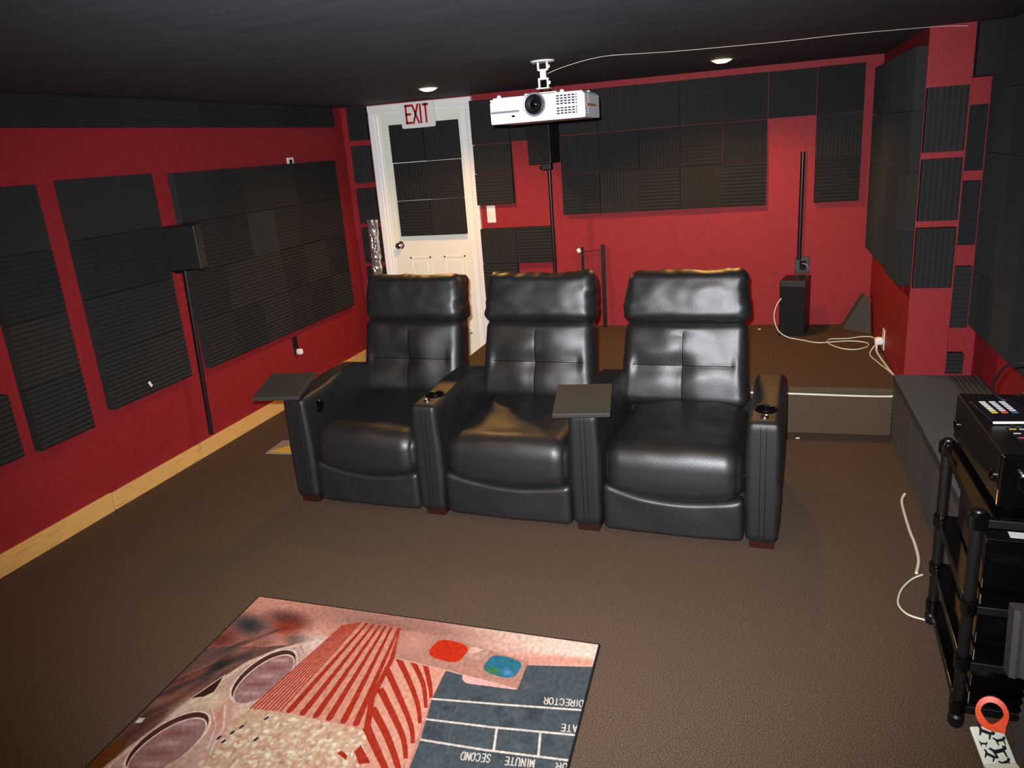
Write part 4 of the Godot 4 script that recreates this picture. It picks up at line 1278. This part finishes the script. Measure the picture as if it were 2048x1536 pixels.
# ---------------------------------------------------------------- equipment rack on the right
func build_av_rack():
	var g: MB
	var R := thing("equipment_rack", "black open equipment rack with round posts against the right wall", "rack", Vector3(0.585, 0, -2.18), deg_to_rad(-3.2))
	# local: x to the right, z negative towards the back; posts at the four corners
	var W := 0.47
	var D := 0.53
	var ys := [0.085, 0.235, 0.42, 0.69]
	for c in [Vector2(0, 0), Vector2(0, -D), Vector2(W, 0), Vector2(W, -D)]:
		g = MB.new()
		g.lathe(Vector3(c.x, 0, c.y), [Vector2(0.0, 0.0), Vector2(0.017, 0.0), Vector2(0.022, 0.012), Vector2(0.022, 0.035), Vector2(0.016, 0.045), Vector2(0.0165, 0.70), Vector2(0.014, 0.706), Vector2(0.0, 0.706)], 18)
		var po := part("post", g.mesh(), M.black, R)
		for y in ys:
			g = MB.new()
			g.lathe(Vector3(c.x, y - 0.02, c.y), [Vector2(0.017, -0.022), Vector2(0.022 if y < 0.6 else 0.026, -0.012), Vector2(0.023 if y < 0.6 else 0.027, 0.022), Vector2(0.02, 0.030), Vector2(0.0165, 0.031)], 18)
			part("collar", g.mesh(), M.black_gloss, po)
	for y in ys:
		part("shelf", rbox_mesh(Vector3(W * 0.5, y - 0.004, -D * 0.5), Vector3(W + 0.02, 0.010, D + 0.02), 0.003), M.black_gloss, R)
		g = MB.new()
		for sx in [0.0, W]:
			g.rbox(Vector3(sx, y - 0.022, -D * 0.5), Vector3(0.016, 0.026, D - 0.03), 0.003)
		for sz in [0.0, -D]:
			g.rbox(Vector3(W * 0.5, y - 0.022, sz), Vector3(W - 0.03, 0.026, 0.016), 0.003)
		part("shelf_rail", g.mesh(), M.black, R)
	# receiver on the top shelf
	var rc := thing("receiver", "bulky black audio receiver on the top shelf of the equipment rack", "receiver", Vector3(0.632, 0.692, -2.20), 0.0)
	part("case", rbox_mesh(Vector3(0.185, 0.092, -0.27), Vector3(0.37, 0.15, 0.52), 0.006, 2), M.black, rc)
	part("front_panel", rbox_mesh(Vector3(0.185, 0.092, -0.002), Vector3(0.375, 0.152, 0.02), 0.006, 2), M.black_gloss, rc)
	for x in [0.06, 0.33]:
		g = MB.new()
		g.lathe(Vector3(x, 0.10, 0.008), [Vector2(0.03, 0.0), Vector2(0.029, 0.018), Vector2(0.024, 0.021), Vector2(0, 0.021)], 24, Basis(Vector3(1, 0, 0), Vector3(0, 0, 1), Vector3(0, -1, 0)))
		part("dial", g.mesh(), M.black_gloss, rc)
	part("display", rbox_mesh(Vector3(0.195, 0.11, 0.009), Vector3(0.18, 0.05, 0.003), 0.001), M.glass, rc)
	for k in 4:
		part("button", rbox_mesh(Vector3(0.12 + k * 0.055, 0.05, 0.011), Vector3(0.018, 0.008, 0.006), 0.002), M.chrome, rc)
	for fx in [[0.04, -0.05], [0.33, -0.05], [0.04, -0.46], [0.33, -0.46]]:
		g = MB.new()
		g.lathe(Vector3(fx[0], -0.001, fx[1]), [Vector2(0.0, 0), Vector2(0.02, 0.0), Vector2(0.022, 0.018)], 14)
		part("foot", g.mesh(), M.black, rc)
	# round bosses on the side of the case
	for k in [[0.072, -0.49], [0.085, -0.06]]:
		g = MB.new()
		g.lathe(Vector3(0.0, k[0], k[1]), [Vector2(0.019, 0.0), Vector2(0.019, 0.006), Vector2(0.014, 0.010), Vector2(0, 0.011)], 20, Basis(Vector3(0, 1, 0), Vector3(-1, 0, 0), Vector3(0, 0, 1)))
		part("side_boss", g.mesh(), M.black_gloss, rc)
	g = MB.new()
	for k in 10:
		g.box(Vector3(0.08 + k * 0.03, 0.1675, -0.26), Vector3(0.012, 0.003, 0.28))
	part("top_vent", g.mesh(), M.black_matte, rc)
	# card of icons on top of it
	var top := 0.692 + 0.170
	var bk := thing("instruction_card", "glossy dark card with rows of white square icons on top of the receiver", "card", Vector3(0.672, top, -2.535), deg_to_rad(6))
	part("card", rbox_mesh(Vector3(0.045, 0.004, 0.005), Vector3(0.13, 0.007, 0.19), 0.002), mat(Color(0.10, 0.08, 0.12), 0.15, 0.0, 0.6), bk)
	for c in 3:
		for r in 6:
			var col: Color = [Color(0.86, 0.86, 0.78), Color(0.80, 0.82, 0.84), Color(0.84, 0.82, 0.90)][c]
			if r == 5 and c == 0: col = Color(0.92, 0.76, 0.20)
			if r == 5 and c == 1: col = Color(0.86, 0.42, 0.12)
			if r == 5 and c == 2: col = Color(0.25, 0.46, 0.60)
			part("icon", rbox_mesh(Vector3(0.012 + c * 0.028, 0.008, -0.075 + r * 0.019), Vector3(0.017, 0.0016, 0.011), 0.0005), mat(col, 0.4), bk)
	part("card_edge", rbox_mesh(Vector3(0.045, 0.0045, 0.1015), Vector3(0.13, 0.007, 0.006), 0.002), M.white, bk)
	var b2 := thing("leaflet", "dark leaflet printed with small coloured marks at the receiver's front edge", "leaflet", Vector3(0.735, top, -2.345), deg_to_rad(4))
	part("sheet", rbox_mesh(Vector3(0.03, 0.0015, 0), Vector3(0.15, 0.002, 0.12), 0.0008), mat(Color(0.09, 0.09, 0.10), 0.25), b2)
	for k in 14:
		var cl: Color = [Color(0.8, 0.7, 0.2), Color(0.75, 0.75, 0.75), Color(0.7, 0.3, 0.4), Color(0.5, 0.75, 0.65)][k % 4]
		part("mark", rbox_mesh(Vector3(-0.03 + (k % 5) * 0.026, 0.003, -0.045 + (k / 5) * 0.034), Vector3(0.018, 0.0012, 0.006), 0.0004), mat(cl, 0.5), b2)
	# grey box with a green light, and its leads
	var rt := thing("signal_box", "grey signal box with a green light at the back of the receiver's top", "box", Vector3(0.83, top, -2.60), deg_to_rad(-10))
	part("case", rbox_mesh(Vector3(0.05, 0.045, 0), Vector3(0.15, 0.088, 0.16), 0.01, 2), mat(Color(0.28, 0.27, 0.28), 0.5), rt)
	g = MB.new()
	g.lathe(Vector3(-0.026, 0.05, 0.03), [Vector2(0.006, 0.0), Vector2(0.005, 0.004), Vector2(0, 0.005)], 12, Basis(Vector3(0, 1, 0), Vector3(-1, 0, 0), Vector3(0, 0, 1)))
	part("indicator_light", g.mesh(), glow(Color(0.12, 0.75, 0.18), 0.8), rt)
	g = MB.new()
	g.tube(curve([Vector3(0.86, top + 0.085, -2.66), Vector3(0.80, top + 0.02, -2.67), Vector3(0.745, top + 0.006, -2.64), Vector3(0.72, top + 0.03, -2.68), Vector3(0.77, top + 0.085, -2.75), Vector3(0.86, top + 0.10, -2.75)]), 0.0035, 6)
	tag(part("signal_lead", g.mesh(), M.cable_black), "thin black lead curling behind the grey signal box", "lead")
	g = MB.new()
	g.tube(curve([Vector3(0.90, top + 0.09, -2.62), Vector3(0.89, top + 0.13, -2.66), Vector3(0.95, top + 0.19, -2.72), Vector3(1.03, top + 0.20, -2.78)]), 0.007, 8)
	tag(part("signal_lead", g.mesh(), mat(Color(0.42, 0.44, 0.46), 0.4)), "thick grey lead rising from the signal box on the receiver", "lead")
	# units on the lower shelves
	for u in [["disc_player", "low black player with a white sticker on the rack's middle shelf", "player", 0.422, 0.15], ["amplifier", "black amplifier on the second shelf from the bottom of the rack", "amplifier", 0.237, 0.13], ["power_conditioner", "black power unit on the lowest shelf of the rack", "box", 0.087, 0.11]]:
		var pl := thing(u[0], u[1], u[2], Vector3(0.628, u[3], -2.235), deg_to_rad(-3.2))
		var uh: float = u[4]
		part("case", rbox_mesh(Vector3(0.185, uh * 0.5 + 0.008, -0.22), Vector3(0.37, uh, 0.40), 0.004, 2), M.black, pl)
		part("front_panel", rbox_mesh(Vector3(0.185, uh * 0.5 + 0.008, -0.012), Vector3(0.375, uh + 0.002, 0.014), 0.004), M.black_gloss, pl)
		if u[3] > 0.4:
			part("sticker", rbox_mesh(Vector3(0.09, uh + 0.0085, -0.06), Vector3(0.05, 0.0012, 0.035), 0.0004), M.white, pl)
		for fx in [[0.04, -0.05], [0.33, -0.05], [0.04, -0.37], [0.33, -0.37]]:
			g = MB.new()
			g.lathe(Vector3(fx[0], 0.0, fx[1]), [Vector2(0.0, 0), Vector2(0.013, 0.0), Vector2(0.014, 0.012)], 12)
			part("foot", g.mesh(), M.black, pl)
	# cords hanging behind the rack
	g = MB.new()
	g.tube(curve([Vector3(0.69, 0.015, -3.76), Vector3(0.666, 0.006, -3.68), Vector3(0.655, 0.006, -3.42), Vector3(0.656, 0.006, -3.29), Vector3(0.648, 0.006, -3.15), Vector3(0.622, 0.006, -3.04)]), 0.0065, 7)
	tag(part("loose_cable", g.mesh(), M.cable_white), "white cord lying on the carpet along the grey foam ledge behind the rack", "cord")
	g = MB.new()
	g.tube(curve([Vector3(0.64, 0.012, -3.02), Vector3(0.60, 0.007, -2.99), Vector3(0.555, 0.006, -2.92), Vector3(0.53, 0.006, -2.85), Vector3(0.522, 0.006, -2.79), Vector3(0.545, 0.006, -2.735), Vector3(0.60, 0.006, -2.71)]), 0.0036, 7)
	tag(part("loose_cable", g.mesh(), M.cable_white), "thin white cord making a loop on the carpet at the rack's left foot", "cord")
	# foam tiles leaning on the rack's front
	var f1 := thing("foam_sheet", "upper grey foam tile leaning against the front of the equipment rack", "foam", Vector3(0.668, 0.26, -2.12), deg_to_rad(2))
	part("wedge_face", foam_mesh(0.305, 0.20, false, 0.05), M.foam_light, f1, Transform3D(Basis(Vector3.RIGHT, -0.08), Vector3(0.152, 0.10, 0)))
	var f2 := thing("foam_sheet", "lower grey foam tile with jagged edge standing on the carpet before the rack", "foam", Vector3(0.765, 0.0, -1.95), 0.0)
	part("wedge_face", foam_mesh(0.30, 0.26, true, 0.05), M.foam_light, f2, Transform3D(Basis(Vector3(0, 0, 1), Vector3(0.05, 1, 0).normalized(), Vector3(-1, 0.05, 0).normalized()), Vector3(0, 0.135, 0)))

# ---------------------------------------------------------------- bits on the floor
func build_floor_bits():
	# white cat-print cloth and orange loop handle at the right edge
	var b := thing("print_bag", "white bag printed with black cats lying by the rack's foot", "bag", Vector3(0.646, 0.058, -2.112), deg_to_rad(13))
	var g := MB.new()
	var slope := Basis(Vector3.RIGHT, deg_to_rad(29))
	g.rbox(slope * Vector3(0, -0.006, 0.052), Vector3(0.088, 0.012, 0.112), 0.005, 2, slope)
	g.rbox(Vector3(0, -0.051, 0.125), Vector3(0.088, 0.012, 0.08), 0.005, 2)
	part("cloth", g.mesh(), mat(Color(0.90, 0.92, 0.85), 0.6), b)
	var blk := mat(Color(0.05, 0.04, 0.10), 0.6)
	for k in [[-0.006, 0.020, -0.5, 1.15], [0.026, 0.040, 0.1, 0.9], [-0.024, 0.048, -0.2, 0.6], [0.014, 0.070, 0.15, 1.25], [-0.018, 0.082, -0.6, 0.95], [0.018, 0.098, 0.3, 0.9]]:
		g = MB.new()
		# a cat seen from the side: body, head with ears, legs, tail
		var shp := [Vector2(-0.016, -0.010), Vector2(-0.013, -0.010), Vector2(-0.012, 0.000), Vector2(0.004, 0.001), Vector2(0.005, -0.010), Vector2(0.008, -0.010), Vector2(0.009, 0.004), Vector2(0.014, 0.005), Vector2(0.016, 0.010), Vector2(0.015, 0.015), Vector2(0.012, 0.012), Vector2(0.009, 0.015), Vector2(0.007, 0.009), Vector2(-0.012, 0.008), Vector2(-0.018, 0.014), Vector2(-0.024, 0.013), Vector2(-0.018, 0.006)]
		var bs: Basis = slope * Basis(Vector3.UP, k[2]) * Basis(Vector3(1, 0, 0), Vector3(0, 0, -1), Vector3(0, 1, 0)) * k[3]
		g.prism(shp, 0.0012, Transform3D(bs, slope * Vector3(k[0], 0.0006, k[1])))
		part("cat_print", g.mesh(), blk, b)
	var h := thing("loop_handle", "orange plastic loop handle standing at the top edge of the cat-print bag", "handle", Vector3(0.657, 0.062, -2.118), deg_to_rad(-14))
	g = MB.new()
	var n := 20
	var outer := []
	var inner := []
	for i in n:
		var a := TAU * i / n
		var o := Vector2(cos(a) * 0.041, sin(a) * 0.047)
		if o.x > 0 and o.y < 0: o.x = maxf(o.x, 0.036)
		outer.append(o)
		var w := Vector2(cos(a) * 0.028, sin(a) * 0.030 + 0.001)
		w.x *= 1.0 - 0.45 * clampf(-sin(a), 0, 1)
		inner.append(w)
	var hx := Transform3D(Basis(Vector3.RIGHT, deg_to_rad(-25)), Vector3(0, 0.041, 0))
	for i in n:
		var j := (i + 1) % n
		var f := func(v: Vector2, z: float) -> Vector3: return hx * Vector3(v.x, v.y, z)
		g.quad(f.call(inner[i], 0.008), f.call(outer[i], 0.006), f.call(outer[j], 0.006), f.call(inner[j], 0.008))
		g.quad(f.call(inner[j], -0.008), f.call(outer[j], -0.006), f.call(outer[i], -0.006), f.call(inner[i], -0.008))
		g.quad(f.call(outer[i], 0.006), f.call(outer[i], -0.006), f.call(outer[j], -0.006), f.call(outer[j], 0.006))
		g.quad(f.call(inner[j], 0.008), f.call(inner[j], -0.008), f.call(inner[i], -0.008), f.call(inner[i], 0.008))
	part("loop", g.mesh(), M.orange, h)
	g = MB.new()
	g.rbox(Vector3.ZERO, Vector3(0.022, 0.006, 0.014), 0.0025)
	tag(part("paper_scrap", g.mesh(), M.white, self, Transform3D(Basis(Vector3.UP, 0.3), Vector3(0.238, 0.003, -4.478))), "tiny white paper scrap on the floor at the foot of the stage", "scrap")
	tag(part("paper_scrap", g.mesh(), M.white, self, Transform3D(Basis(Vector3.UP, -0.4), Vector3(0.02, PY + 0.003, -5.98))), "tiny white paper scrap on the stage carpet left of the subwoofer", "scrap")
